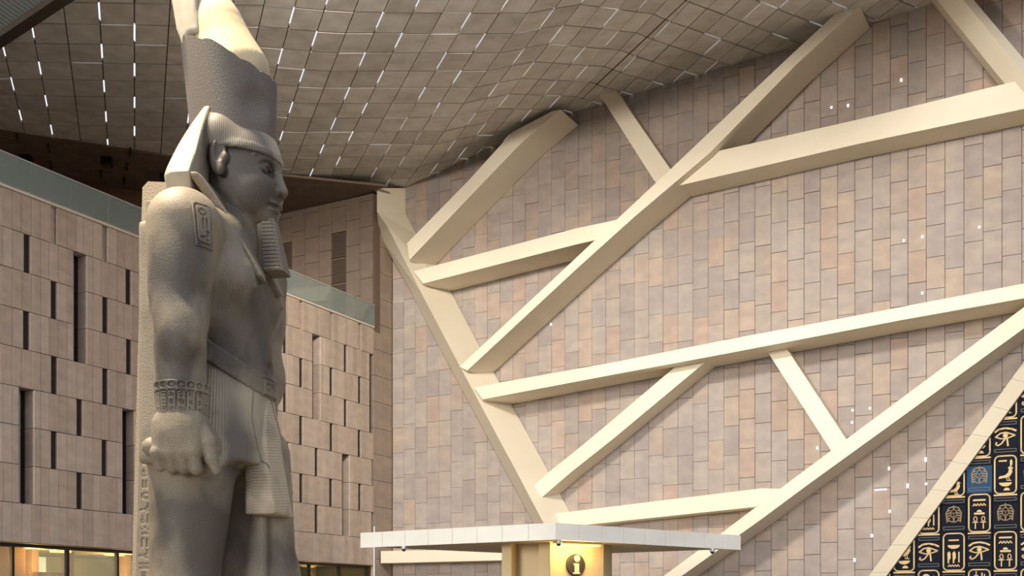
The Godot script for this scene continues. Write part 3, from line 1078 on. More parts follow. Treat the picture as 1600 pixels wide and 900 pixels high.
var under_n := Vector3.DOWN
var under_d := -100.0
func make_inscribed():
	var root := base("inscribed_panels", C, atan2(-UZ, UX))
	tag(root, "black glossy panels with rows of gold oval frames, eyes and birds at the right border", "panels")
	var q := Vector2(edge2_b.x - edge2_a.x, edge2_b.y - edge2_a.y).normalized()
	var n3 := Vector3(q.y, -q.x, 0)
	var d := n3.dot(Vector3(edge2_a.x, edge2_a.y, 0)) + 0.004
	var period := 3.07
	# the big diagonal beam's foot on the wall bounds the panels from above
	var ba := to_wall(wall_pt(1315, 759, 0.3))
	var bb := to_wall(wall_pt(1600, 553, 0.3))
	under_n = Vector3(bb.y - ba.y, ba.x - bb.x, 0).normalized()
	under_d = under_n.dot(Vector3(ba.x, ba.y, 0)) + 0.12
	rng.seed = 77
	var count := 0
	for c in range(-4, 12):
		var t0 := 25.78 + 0.98 * c
		var start := EYE + (6.46 if posmod(c, 2) == 0 else 4.95) + period * 4
		for r in 8:
			var top := start - r * period
			for cell in 2:
				var y1 := top if cell == 0 else top - 1.94
				var y0 := top - 1.94 if cell == 0 else top - period
				y0 = maxf(y0, 0.0)
				if y1 - y0 < 0.2: continue
				if right_of_edge(t0 + 0.98, y0) < 0.1: continue
				if y1 > 24.0: continue
				var f := PackedVector3Array([Vector3(t0 + 0.012, y0 + 0.012, 0.3), Vector3(t0 + 0.968, y0 + 0.012, 0.3), Vector3(t0 + 0.968, y1 - 0.012, 0.3), Vector3(t0 + 0.012, y1 - 0.012, 0.3)])
				f = clip_poly(f, n3, d)
				if f.size() > 2: f = clip_poly(f, under_n, under_d)
				if f.size() < 3 or newell(f).length() < 0.5: continue
				var b := PackedVector3Array()
				for v in f: b.append(v - Vector3(0, 0, 0.2))
				var st := mb()
				prism(st, f, b)
				var eye_cell := posmod(r + c, 2) == 1
				var blue := cell == 1 and not eye_cell and c == 3 and r == 3
				var pm: Material = M.panel_blue if blue else M.panel_black
				var pan := build(st, "panel", pm, root)
				st = mb()
				var x := t0 + 0.49
				if cell == 0:
					var cy := top - 0.83
					var s := [[arc(0.22, 0.6, 0.18, 0.18, 0, 90, 5) + arc(-0.22, 0.6, 0.18, 0.18, 90, 180, 5) + arc(-0.22, -0.56, 0.18, 0.18, 180, 270, 5) + arc(0.22, -0.56, 0.18, 0.18, 270, 360, 5) + [Vector2(0.4, 0.6)], 0.055]]
					s.append([[Vector2(-0.42, -0.8), Vector2(0.42, -0.8)], 0.06])
					for k in 5: s.append([[Vector2(-0.12 + k * 0.06, -0.77), Vector2(-0.12 + k * 0.06, -0.74)], 0.03])
					match posmod(r * 3 + c * 2, 5):
						0: s += m_bar(-0.1, 0.58, 0.15, 0.03) + m_feather(0.2, 0.45, 0.36) + m_bird(0.03, 0.06, 0.6) + m_basket(0, -0.3, 0.6) + m_loaf(0.05, -0.62, 0.4)
						1: s += m_vase(-0.12, 0.42, 0.6) + m_bar(0.1, 0.45, 0.025, 0.2) + m_bar(0.2, 0.42, 0.02, 0.18) + m_mouth(0, -0.02, 0.64) + m_bird(0.03, -0.42, 0.56)
						2: s += m_loaf(-0.1, 0.5, 0.5) + m_ring(-0.12, 0.2, 0.09, 0.06) + m_feather(0.18, 0.35, 0.44) + m_ring(-0.14, -0.14, 0.06, 0.05) + m_bird(0.06, -0.3, 0.56)
						3: s += m_bar(0, 0.55, 0.24, 0.035) + m_water(0, 0.36, 0.24, 0.04) + m_bar(0, 0.0, 0.2, 0.04) + m_loaf(0, 0.06, 0.34) + m_key(-0.15, -0.36, 0.5) + m_key(0.15, -0.36, 0.5)
						4: s += m_bar(0, 0.5, 0.2, 0.03) + m_basket(0, 0.3, 0.6) + m_feather(-0.2, -0.2, 0.5) + m_feather(0, -0.2, 0.5) + m_bar(0.2, -0.2, 0.025, 0.22) + m_water(0, -0.55, 0.22, 0.035)
					inlay(st, s, x, cy, Vector2.ONE, 0.314)
					if st.commit().get_surface_count() > 0: build(st, "gold_inlay", M.gold, pan)
				else:
					var cy := top - 2.36
					inlay(st, m_eye(0, 0, 0.78) if eye_cell else m_head(), x, cy, Vector2.ONE if eye_cell else Vector2(0.86, 0.86), 0.314)
					if st.commit().get_surface_count() > 0: build(st, "gold_inlay", M.gold if eye_cell else M.gold_dim, pan)
				# the narrow framed bar under each motif
				st = mb()
				var by := top - 1.8 if cell == 0 else top - 2.9
				if by > y0:
					inlay(st, [[[Vector2(-0.4, -0.055), Vector2(0.4, -0.055), Vector2(0.4, 0.055), Vector2(-0.4, 0.055), Vector2(-0.4, -0.055)], 0.02]], x, by, Vector2.ONE, 0.314)
					if st.commit().get_surface_count() > 0: build(st, "framed_bar", M.gold_bar, pan)
				count += 1

# ---------- information canopy ----------
func make_canopy():
	var nz := Vector3(1.243, 0, -32.0)
	var lz := Vector3(-4.875, 0, -36.0)
	var rz := Vector3(7.6, 0, -37.2)
	var qz := lz + rz - nz
	var y0 := EYE + 2.14
	var y1 := EYE + 2.62
	var root := base("information_kiosk", nz)
	tag(root, "information kiosk under a flat cream canopy that comes to a point, bottom centre", "kiosk")
	var rel := func(p: Vector3, y: float) -> Vector3: return Vector3(p.x, y, p.z) - nz
	# fascia panels
	for side in [[lz, nz, 8], [nz, rz, 9]]:
		var a: Vector3 = side[0]
		var b: Vector3 = side[1]
		var d := (b - a).normalized()
		var o := d.cross(Vector3.UP).normalized()
		if o.dot(Vector3(0, 0, 1)) < 0: o = -o
		var n: int = side[2]
		for i in n:
			var p := a.lerp(b, float(i) / n) + d * 0.006
			var q := a.lerp(b, float(i + 1) / n) - d * 0.006
			var st := mb()
			prism(st, PackedVector3Array([rel.call(p, y0), rel.call(q, y0), rel.call(q, y1), rel.call(p, y1)]), PackedVector3Array([rel.call(p - o * 0.08, y0), rel.call(q - o * 0.08, y0), rel.call(q - o * 0.08, y1), rel.call(p - o * 0.08, y1)]))
			build(st, "fascia_panel", M.canopy, root)
	var st := mb()
	var inn := func(p: Vector3) -> Vector3: return p.lerp((nz + qz) / 2, 0.025)
	var f := PackedVector3Array([rel.call(inn.call(nz), y1 - 0.06), rel.call(inn.call(rz), y1 - 0.06), rel.call(inn.call(qz), y1 - 0.06), rel.call(inn.call(lz), y1 - 0.06)])
	var g := PackedVector3Array()
	for p in f: g.append(p - Vector3(0, 0.1, 0))
	prism(st, f, g)
	build(st, "roof_slab", M.canopy, root)
	# soffit in long strips with lit grooves between
	var strips := 6
	for i in strips:
		var t0 := i / float(strips) + 0.004
		var t1 := (i + 1) / float(strips) - 0.004
		st = mb()
		var s := PackedVector3Array([rel.call(inn.call(nz).lerp(inn.call(rz), t0), y0 + 0.03), rel.call(inn.call(nz).lerp(inn.call(rz), t1), y0 + 0.03), rel.call(inn.call(lz).lerp(inn.call(qz), t1), y0 + 0.03), rel.call(inn.call(lz).lerp(inn.call(qz), t0), y0 + 0.03)])
		var s2 := PackedVector3Array()
		for p in s: s2.append(p + Vector3(0, 0.06, 0))
		prism(st, s, s2)
		build(st, "soffit_strip", M.canopy_warm, root)
	# the booth: two piers, a recessed wall and the sign wall
	var e := (rz - nz).normalized()
	var w := (lz - nz).normalized()
	var zz := func(px: float, dd: float) -> Vector3: return Vector3((px - 800.0) / FPX * dd, 0, -dd)
	var pier := func(px0: float, px1: float, d0: float, d1: float, depth: float, called: String, m: Material):
		var a: Vector3 = zz.call(px0, d0)
		var b: Vector3 = zz.call(px1, d1)
		var back := Vector3(0.25, 0, -0.97) * depth
		var s3 := mb()
		prism(s3, PackedVector3Array([rel.call(a, 0), rel.call(b, 0), rel.call(b, y0 + 0.03), rel.call(a, y0 + 0.03)]), PackedVector3Array([rel.call(a + back, 0), rel.call(b + back, 0), rel.call(b + back, y0 + 0.03), rel.call(a + back, y0 + 0.03)]))
		build(s3, called, m, root)
	pier.call(784, 799, 34.3, 34.1, 0.8, "pier", M.canopy_warm)
	pier.call(799.5, 842, 34.9, 34.6, 0.4, "recessed_wall", M.canopy_warm)
	pier.call(842, 859, 33.9, 33.7, 1.4, "pier", M.canopy_warm)
	pier.call(859.5, 943, 33.6, 34.6, 1.6, "sign_wall", M.canopy_warm)
	# lamp over the sign: a glowing trough and its light
	var p0: Vector3 = zz.call(868, 33.1)
	var p1: Vector3 = zz.call(936, 33.95)
	var lamp := base("trough_lamp", Vector3((p0.x + p1.x) / 2, y0 - 0.04, (p0.z + p1.z) / 2))
	tag(lamp, "warm linear trough lamp glowing over the round information sign", "lamp")
	var dl := (p1 - p0).normalized()
	st = mb()
	box(st, Vector3(0, -0.02, 0), Vector3(p0.distance_to(p1), 0.05, 0.16), Basis(dl, Vector3.UP, dl.cross(Vector3.UP)))
	build(st, "diffuser", M.lamp_warm, lamp)
	st = mb()
	box(st, Vector3(0, 0.03, 0), Vector3(p0.distance_to(p1) + 0.06, 0.05, 0.22), Basis(dl, Vector3.UP, dl.cross(Vector3.UP)))
	build(st, "housing", M.canopy_warm, lamp)
	for k in [0.2, 0.5, 0.8]:
		var l := OmniLight3D.new()
		l.name = "lamp_glow"
		l.light_color = Color(1.0, 0.82, 0.5)
		l.light_energy = 0.9
		l.light_size = 0.08
		l.omni_range = 30.0
		l.omni_attenuation = 2.0
		l.shadow_enabled = true
		lamp.add_child(l, true)
		l.position = (p0.lerp(p1, k) - (p0 + p1) / 2) + Vector3(0, -0.12, 0)
	# round sign
	var sc := 34.03
	var fwd := dl.cross(Vector3.UP).normalized()
	if fwd.z < 0: fwd = -fwd
	var cp: Vector3 = zz.call(898, 34.06)
	var sign := base("information_sign", Vector3(cp.x, EYE + (HOR - 883.0) / FPX * 34.0, cp.z) + fwd * 0.05)
	tag(sign, "round dark sign with a pale letter i on the lit kiosk wall", "sign")
	sign.basis = Basis(dl, Vector3.UP, fwd)
	var disc := lathe(PackedVector2Array([Vector2(0, 0.04), Vector2(0.32, 0.04), Vector2(0.34, 0.02), Vector2(0.34, -0.03), Vector2(0, -0.03)]), 40)
	var dd := build(disc, "disc", M.sign_dark, sign)
	dd.rotation.x = PI / 2
	st = mb()
	var letter := [blob(arc(0.02, 0.2, 0.105, 0.105, 0, 360, 20)), blob([Vector2(-0.11, 0.05), Vector2(0.09, 0.05), Vector2(0.09, -0.22), Vector2(0.13, -0.22), Vector2(0.13, -0.27), Vector2(-0.13, -0.27), Vector2(-0.13, -0.22), Vector2(-0.07, -0.22), Vector2(-0.07, 0.0), Vector2(-0.11, 0.0)])]
	inlay(st, letter, 0, 0, Vector2.ONE, 0.055, false)
	build(st, "letter", M.sign_letter, sign)
	# dome cameras under the canopy edge
	for q in [[631, 35.0, "small dome camera under the canopy's left wing"], [873, 32.3, "small dome camera at the canopy's point beside the lamp"], [1113, 36.4, "small dome camera under the canopy's right wing"]]:
		var p: Vector3 = zz.call(q[0], q[1])
		var cam := base("dome_camera", Vector3(p.x, y0 - 0.004, p.z))
		tag(cam, q[2], "camera", "dome cameras under the kiosk canopy")
		build(lathe(PackedVector2Array([Vector2(0, 0), Vector2(0.08, 0), Vector2(0.085, -0.05), Vector2(0.075, -0.1), Vector2(0, -0.1)]), 16), "housing", M.steel, cam)
		build(lathe(PackedVector2Array([Vector2(0.065, -0.1), Vector2(0.06, -0.135), Vector2(0.04, -0.16), Vector2(0, -0.17)]), 16), "dome", M.black_metal, cam)
	# slender pole behind the left end
	var pp: Vector3 = zz.call(585, 39.5)
	var pole := base("pole", Vector3(pp.x, 0, pp.z))
	tag(pole, "slender pale metal pole rising behind the canopy's left end", "pole")
	build(lathe(PackedVector2Array([Vector2(0, 0), Vector2(0.16, 0), Vector2(0.16, 0.03), Vector2(0, 0.03)]), 16), "base_plate", M.steel, pole)
	build(lathe(PackedVector2Array([Vector2(0.035, 0.02), Vector2(0.035, EYE + 3.1), Vector2(0, EYE + 3.12)]), 12), "shaft", M.steel, pole)

# ---------- the statue: distance fields meshed with surface nets ----------
func smin(a: float, b: float, k: float) -> float:
	var h := maxf(k - absf(a - b), 0.0) / k
	return minf(a, b) - h * h * k * 0.25
func smax(a: float, b: float, k: float) -> float:
	var h := maxf(k - absf(a - b), 0.0) / k
	return maxf(a, b) + h * h * k * 0.25
func ell(p: Vector3, c: Vector3, r: Vector3) -> float:
	var q := (p - c) / r
	var k0 := q.length()
	var k1 := (q / r).length()
	return k0 * (k0 - 1.0) / maxf(k1, 1e-4)
func cap(p: Vector3, a: Vector3, b: Vector3, ra: float, rb: float) -> float:
	var ab := b - a
	var h := clampf((p - a).dot(ab) / ab.length_squared(), 0.0, 1.0)
	return (p - a - ab * h).length() - lerpf(ra, rb, h)
func rbox(p: Vector3, c: Vector3, h: Vector3, r: float) -> float:
	var q := (p - c).abs() - h + Vector3.ONE * r
	return Vector3(maxf(q.x, 0), maxf(q.y, 0), maxf(q.z, 0)).length() + minf(maxf(q.x, maxf(q.y, q.z)), 0.0) - r
# signed distance to an outline in the plane
func poly2(p: Vector2, v: PackedVector2Array) -> float:
	var d := (p - v[0]).length_squared()
	var s := 1.0
	var j := v.size() - 1
	for i in v.size():
		var e := v[j] - v[i]
		var w := p - v[i]
		var b := w - e * clampf(w.dot(e) / e.length_squared(), 0.0, 1.0)
		d = minf(d, b.length_squared())
		var c1 := p.y >= v[i].y
		var c2 := p.y < v[j].y
		var c3 := e.x * w.y > e.y * w.x
		if (c1 and c2 and c3) or (not c1 and not c2 and not c3): s = -s
		j = i
	return s * sqrt(d)

# meshes f(p) = 0 inside a box; uv(p) and tint(p) are optional
func net(f: Callable, lo: Vector3, hi: Vector3, h: float, tint = null, uv = null, slack := 1.25) -> ArrayMesh:
	var B := 6
	var nx := int(ceil((hi.x - lo.x) / h / B)) * B
	var ny := int(ceil((hi.y - lo.y) / h / B)) * B
	var nz := int(ceil((hi.z - lo.z) / h / B)) * B
	var sx := nx + 1
	var sxy := (nx + 1) * (ny + 1)
	var val := PackedFloat32Array()
	val.resize(sxy * (nz + 1))
	val.fill(1e9)
	var reach := B * h * 0.8661 * slack
	var cells := PackedInt32Array()
	for bz in nz / B:
		for by in ny / B:
			for bx in nx / B:
				var c := lo + Vector3(bx + 0.5, by + 0.5, bz + 0.5) * (B * h)
				if absf(f.call(c)) > reach: continue
				for k in range(bz * B, bz * B + B + 1):
					for j in range(by * B, by * B + B + 1):
						var o := j * sx + k * sxy
						for i in range(bx * B, bx * B + B + 1):
							if val[o + i] > 1e8:
								val[o + i] = f.call(lo + Vector3(i, j, k) * h)
				for k in range(bz * B, bz * B + B):
					for j in range(by * B, by * B + B):
						for i in range(bx * B, bx * B + B):
							cells.append(i + j * sx + k * sxy)
	var at := {}
	var vs := PackedVector3Array()
	var offs := [0, 1, sx, sx + 1, sxy, sxy + 1, sxy + sx, sxy + sx + 1]
	var ed := [[0, 1], [2, 3], [4, 5], [6, 7], [0, 2], [1, 3], [4, 6], [5, 7], [0, 4], [1, 5], [2, 6], [3, 7]]
	for c in cells:
		var neg := 0
		for o in offs:
			if val[c + o] < 0.0: neg += 1
		if neg == 0 or neg == 8: continue
		var sum := Vector3.ZERO
		var n := 0
		for e in ed:
			var a := val[c + offs[e[0]]]
			var b := val[c + offs[e[1]]]
			if (a < 0.0) == (b < 0.0): continue
			var t := a / (a - b)
			var pa := Vector3(e[0] & 1, (e[0] >> 1) & 1, e[0] >> 2)
			var pb := Vector3(e[1] & 1, (e[1] >> 1) & 1, e[1] >> 2)
			sum += pa.lerp(pb, t)
			n += 1
		var k := c / sxy
		var j := (c - k * sxy) / sx
		var i := c - k * sxy - j * sx
		at[c] = vs.size()
		vs.append(lo + (Vector3(i, j, k) + sum / n) * h)
	var idx := PackedInt32Array()
	var steps := [1, sx, sxy]
	for c in at:
		for ax in 3:
			var a := val[c]
			var b := val[c + steps[ax]]
			if (a < 0.0) == (b < 0.0): continue
			var u: int = steps[(ax + 1) % 3]
			var v: int = steps[(ax + 2) % 3]
			if not (at.has(c - u) and at.has(c - v) and at.has(c - u - v)): continue
			var q := [at[c - u - v], at[c - v], at[c], at[c - u]]
			if a < 0.0: q = [q[0], q[3], q[2], q[1]]
			idx.append_array(PackedInt32Array([q[0], q[1], q[2], q[0], q[2], q[3]]))
	var nn := PackedVector3Array()
	nn.resize(vs.size())
	for i in range(0, idx.size(), 3):
		var g := (vs[idx[i + 2]] - vs[idx[i]]).cross(vs[idx[i + 1]] - vs[idx[i]])
		for w in 3: nn[idx[i + w]] += g
	var cols := PackedColorArray()
	var uvs := PackedVector2Array()
	for i in vs.size():
		nn[i] = nn[i].normalized()
		cols.append(tint.call(vs[i]) if tint != null else Color.WHITE)
		if uv != null: uvs.append(uv.call(vs[i]))
	var arr := []
	arr.resize(Mesh.ARRAY_MAX)
	arr[Mesh.ARRAY_VERTEX] = vs
	arr[Mesh.ARRAY_NORMAL] = nn
	arr[Mesh.ARRAY_COLOR] = cols
	if uv != null: arr[Mesh.ARRAY_TEX_UV] = uvs
	arr[Mesh.ARRAY_INDEX] = idx
	var m := ArrayMesh.new()
	m.add_surface_from_arrays(Mesh.PRIMITIVE_TRIANGLES, arr)
	if uv == null: return m
	var st := SurfaceTool.new()
	st.create_from(m, 0)
	st.generate_tangents()
	return st.commit()

# dark patches on the granite: stained stone, with shade painted at torso and face
var blot := FastNoiseLite.new()
const STAINS_AND_SHADE := [[0.02, 4.7, 1.6, 0.42, 1.4], [-0.12, 4.35, 1.7, 0.4, 0.8], [-0.2, 3.25, 1.7, 0.36, 1.3], [-0.3, 1.2, 1.1, 0.55, 1.5], [0.0, 0.6, 0.9, 0.5, 1.2], [0.25, 3.95, 0.7, 0.65, 1.0], [0.5, 6.05, 0.35, 0.42, 0.9], [0.2, 6.75, 0.5, 0.4, 0.9], [0.5, 3.8, -0.1, 0.5, 0.6], [0.1, 6.2, 0.45, 0.3, 0.4], [0.35, 2.4, 0.75, 0.45, 0.9], [0.5, 1.0, -0.3, 0.6, 1.2], [-0.5, 2.0, 0.9, 0.4, 0.6]]
func granite_tint(p: Vector3) -> Color:
	var v := blot.get_noise_3d(p.x * 9.0, p.y * 6.0, p.z * 9.0)
	var t := smoothstep(0.0, 0.5, v) * 0.4 + smoothstep(-0.1, 0.5, blot.get_noise_3d(p.x * 40.0, p.y * 34.0, p.z * 40.0)) * 0.3
	for s in STAINS_AND_SHADE:
		var d: float = Vector3(s[0], s[1], s[2]).distance_to(p) / s[3]
		t += s[4] * exp(-d * d) * clampf(0.75 + v * 1.6, 0.0, 1.3)
	var a := Color(0.50, 0.475, 0.43)
	return a.lerp(Color(0.098, 0.099, 0.106), clampf(t, 0.0, 1.0) * 0.9)

# local frame: x the way the figure faces, y over the eye height, z towards its right arm
func f_arm(q: Vector3) -> float:
	var arm := cap(q, Vector3(-0.14, 5.12, 1.32), Vector3(-0.18, 3.95, 1.36), 0.47, 0.385)
	arm = smin(arm, cap(q, Vector3(-0.18, 4.0, 1.36), Vector3(-0.13, 2.55, 1.35), 0.36, 0.3), 0.12)
	arm = smin(arm, ell(q, Vector3(-0.06, 3.68, 1.55), Vector3(0.3, 0.5, 0.25)), 0.07)
	arm = smin(arm, ell(q, Vector3(-0.07, 4.55, 1.42), Vector3(0.33, 0.5, 0.33)), 0.12)
	arm = smax(arm, -ell(q, Vector3(-0.6, 3.85, 1.6), Vector3(0.16, 0.3, 0.24)), 0.1)
	return arm

func f_body(p: Vector3) -> float:
	var x := p.x
	var y := p.y
	var az := absf(p.z)
	var q := Vector3(x, y, az)
	# trunk
	var d := ell(p, Vector3(-0.06, 4.55, 0), Vector3(0.54, 1.05, 1.12))
	d = smin(d, ell(p, Vector3(-0.02, 3.6, 0), Vector3(0.5, 1.0, 0.76)), 0.35)
	d = smin(d, ell(p, Vector3(0.0, 2.75, 0), Vector3(0.52, 0.9, 0.86)), 0.3)
	d = smin(d, ell(q, Vector3(0.24, 4.58, 0.5), Vector3(0.3, 0.42, 0.5)), 0.16)
	d = smin(d, cap(q, Vector3(-0.08, 5.28, 0.0), Vector3(-0.12, 5.12, 1.2), 0.42, 0.4), 0.25)
	d = smin(d, ell(q, Vector3(0.54, 4.5, 0.52), Vector3(0.05, 0.045, 0.045)), 0.03)
	d = smin(d, ell(p, Vector3(0.32, 3.45, 0), Vector3(0.22, 0.5, 0.34)), 0.2)
	d = smax(d, -ell(p, Vector3(0.56, 3.5, 0), Vector3(0.09, 0.07, 0.05)), 0.05)
	d = smin(d, cap(p, Vector3(-0.02, 5.3, 0), Vector3(0.1, 6.0, 0), 0.42, 0.36), 0.16)
	var arm := f_arm(q)
	d = smin(d, arm, 0.14)
	# stone left between arm and trunk
	d = smin(d, rbox(q, Vector3(-0.52, 3.6, 0.95), Vector3(0.24, 1.6, 0.4), 0.05), 0.05)
	# legs: right one back, left one forward, stone between them
	var leg := cap(p, Vector3(-0.3, 2.2, 0.62), Vector3(-0.46, 0.1, 0.62), 0.6, 0.44)
	leg = smin(leg, cap(p, Vector3(-0.46, 0.1, 0.62), Vector3(-0.5, -1.9, 0.62), 0.44, 0.3), 0.2)
	leg = smin(leg, ell(p, Vector3(-0.26, 0.42, 0.68), Vector3(0.26, 0.36, 0.3)), 0.16)
	leg = smin(leg, rbox(p, Vector3(0.0, -2.2, 0.62), Vector3(0.75, 0.2, 0.34), 0.15), 0.3)
	d = smin(d, leg, 0.15)
	var leg2 := cap(p, Vector3(0.14, 2.3, -0.45), Vector3(0.38, 0.5, -0.5), 0.54, 0.39)
	leg2 = smin(leg2, cap(p, Vector3(0.36, 0.5, -0.52), Vector3(0.55, -1.9, -0.52), 0.4, 0.28), 0.2)
	leg2 = smin(leg2, ell(p, Vector3(0.58, 0.62, -0.5), Vector3(0.2, 0.3, 0.26)), 0.12)
	leg2 = smin(leg2, rbox(p, Vector3(1.1, -2.2, -0.52), Vector3(0.75, 0.2, 0.34), 0.15), 0.3)
	d = smin(d, leg2, 0.12)
	d = smin(d, rbox(p, Vector3(-0.1, 0.0, -0.12), Vector3(0.62, 2.3, 0.16), 0.04), 0.04)
	return d

func f_head(p: Vector3) -> float:
	var q := Vector3(p.x, p.y, absf(p.z))
	var d := ell(p, Vector3(0.16, 6.28, 0), Vector3(0.56, 0.62, 0.5))
	d = smin(d, ell(p, Vector3(0.3, 5.92, 0), Vector3(0.4, 0.4, 0.43)), 0.14)
	d = smin(d, ell(q, Vector3(0.45, 6.02, 0.24), Vector3(0.2, 0.2, 0.18)), 0.12)
	d = smin(d, ell(p, Vector3(0.52, 5.64, 0), Vector3(0.16, 0.12, 0.17)), 0.1)
	d = smin(d, cap(p, Vector3(0.05, 6.0, 0), Vector3(-0.05, 5.2, 0), 0.37, 0.42), 0.1)
	# brow, eyes
	d = smax(d, -ell(q, Vector3(0.72, 6.235, 0.23), Vector3(0.2, 0.125, 0.21)), 0.06)
	d = smin(d, cap(q, Vector3(0.66, 6.385, 0.07), Vector3(0.49, 6.395, 0.4), 0.036, 0.024), 0.03)
	d = smin(d, ell(q, Vector3(0.495, 6.225, 0.225), Vector3(0.115, 0.075, 0.155)), 0.008)
	d = smin(d, cap(q, Vector3(0.61, 6.26, 0.1), Vector3(0.6, 6.3, 0.21), 0.022, 0.028), 0.008)
	d = smin(d, cap(q, Vector3(0.6, 6.3, 0.21), Vector3(0.47, 6.255, 0.4), 0.028, 0.02), 0.008)
	d = smin(d, cap(q, Vector3(0.605, 6.18, 0.1), Vector3(0.56, 6.155, 0.22), 0.018, 0.02), 0.01)
	d = smin(d, cap(q, Vector3(0.56, 6.155, 0.22), Vector3(0.46, 6.2, 0.38), 0.02, 0.014), 0.01)
	# nose
	d = smin(d, cap(p, Vector3(0.65, 6.33, 0), Vector3(0.755, 5.99, 0), 0.045, 0.075), 0.06)
	d = smin(d, ell(q, Vector3(0.69, 5.965, 0.085), Vector3(0.075, 0.055, 0.055)), 0.035)
	d = smax(d, -ell(q, Vector3(0.735, 5.915, 0.055), Vector3(0.035, 0.025, 0.025)), 0.015)
	# mouth
	d = smin(d, ell(p, Vector3(0.63, 5.795, 0), Vector3(0.1, 0.055, 0.2)), 0.03)
	d = smin(d, ell(p, Vector3(0.61, 5.705, 0), Vector3(0.1, 0.055, 0.17)), 0.03)
	d = smax(d, -cap(q, Vector3(0.73, 5.752, 0), Vector3(0.62, 5.765, 0.2), 0.014, 0.018), 0.025)
	# ears stand against the headcloth
	var e := ell(q, Vector3(0.01, 6.35, 0.53), Vector3(0.13, 0.26, 0.09))
	e = smax(e, -ell(q, Vector3(0.06, 6.39, 0.61), Vector3(0.075, 0.15, 0.055)), 0.03)
	e = smin(e, ell(q, Vector3(0.05, 6.14, 0.56), Vector3(0.07, 0.09, 0.06)), 0.04)
	e = smin(e, ell(q, Vector3(0.12, 6.3, 0.54), Vector3(0.05, 0.07, 0.05)), 0.03)
	d = smin(d, e, 0.03)
	return d

var wing := PackedVector2Array([Vector2(0.3, 7.1), Vector2(0.54, 7.04), Vector2(0.72, 6.66), Vector2(0.9, 6.26), Vector2(1.08, 5.92), Vector2(0.98, 5.66), Vector2(0.5, 5.4), Vector2(0.42, 5.8), Vector2(0.44, 6.6), Vector2(0.4, 6.95)])
func f_nemes(p: Vector3) -> float:
	var q := Vector3(p.x, p.y, absf(p.z))
	# dome over the forehead, its front edge a band
	var d := ell(p, Vector3(0.1, 6.42, 0), Vector3(0.615, 0.64, 0.565))
	d = smin(d, ell(q, Vector3(-0.05, 6.7, 0.2), Vector3(0.36, 0.38, 0.42)), 0.12)
	d = smax(d, -(p.y - 6.42 + (p.x - 0.5) * 0.1), 0.02)
	var band := maxf(ell(p, Vector3(0.1, 6.42, 0), Vector3(0.632, 0.65, 0.575)), absf(p.y - 6.475 + (p.x - 0.5) * 0.1) - 0.055)
	d = smin(d, band, 0.01)
	# flaring sides: thick at the shoulder, thin at the top
	var w := poly2(Vector2(q.z, q.y), wing)
	var t := clampf((7.0 - q.y) / 1.15, 0.0, 1.3)
	var xf := -0.1 - 0.07 * t
	var xb := -0.27 - 0.30 * sin(minf(t, 1.0) * PI * 0.5)
	var s := smax(w, q.x - xf, 0.03)
	s = smax(s, xb - q.x, 0.16)
	d = smin(d, s, 0.04)
	# back between the sides
	d = smin(d, rbox(p, Vector3(-0.36, 5.95, 0), Vector3(0.16, 0.7, 0.6), 0.14), 0.08)
	return d

var lapel := PackedVector2Array([Vector2(1.06, 5.92), Vector2(0.84, 5.62), Vector2(0.62, 5.14), Vector2(0.48, 4.66), Vector2(0.3, 4.6), Vector2(0.08, 4.9), Vector2(0.1, 5.4), Vector2(0.3, 5.8), Vector2(0.75, 6.0)])
func f_lapel(p: Vector3) -> float:
	var q := Vector2(absf(p.z), p.y)
	var xs := 0.53 - 0.5 * (p.y - 4.69) + 0.0
	if p.y > 5.3: xs = 0.225 - 0.5 * (p.y - 5.3) - 0.14 * (p.y - 5.3) * (p.y - 5.3)
	return smax(poly2(q, lapel), absf(p.x - xs) - 0.075, 0.03)

func kilt_r(y: float) -> Vector2:
	return Vector2(lerpf(0.70, 0.585, (y - 1.6) / 1.9), lerpf(1.08, 0.83, (y - 1.6) / 1.9))
func f_kilt(p: Vector3) -> float:
	var r := kilt_r(p.y)
	var c := Vector2((p.x + 0.05) / r.x, p.z / r.y)
	var d := (c.length() - 1.0) * minf(r.x, r.y) * 0.92
	# hem: low at the sides, lifted in an arch beside the front piece
	var hem := 1.84 + 0.24 * smoothstep(-0.05, 0.4, p.x) * smoothstep(-0.5, 0.3, p.z)
	d = smax(d, hem - p.y, 0.05)
	d = smax(d, p.y - (3.52 - 0.62 * p.x), 0.03)
	return d
func f_apron(p: Vector3) -> float:
	# the pleated front piece, wider towards its straight hem
	var w := PackedVector2Array([Vector2(-0.12, 3.1), Vector2(0.12, 3.1), Vector2(0.3, 2.55), Vector2(0.38, 2.0), Vector2(0.3, 1.4), Vector2(-0.9, 1.4), Vector2(-0.85, 2.0), Vector2(-0.6, 2.55)])
	var xf := 0.56 + (3.1 - p.y) * 0.13 - p.z * p.z * 0.2
	var d := smax(poly2(Vector2(p.z, p.y), w), p.x - xf, 0.06)
	return smax(d, 0.3 - p.x + (p.y - 1.4) * 0.05, 0.05)
func f_belt(p: Vector3) -> float:
	var r := Vector2(0.575, 0.83)
	var c := Vector2((p.x + 0.04) / r.x, p.z / r.y)
	var d := absf((c.length() - 1.0) * 0.6) - 0.045
	return smax(d, absf(p.y - (3.58 - 0.66 * p.x)) - 0.155, 0.02)

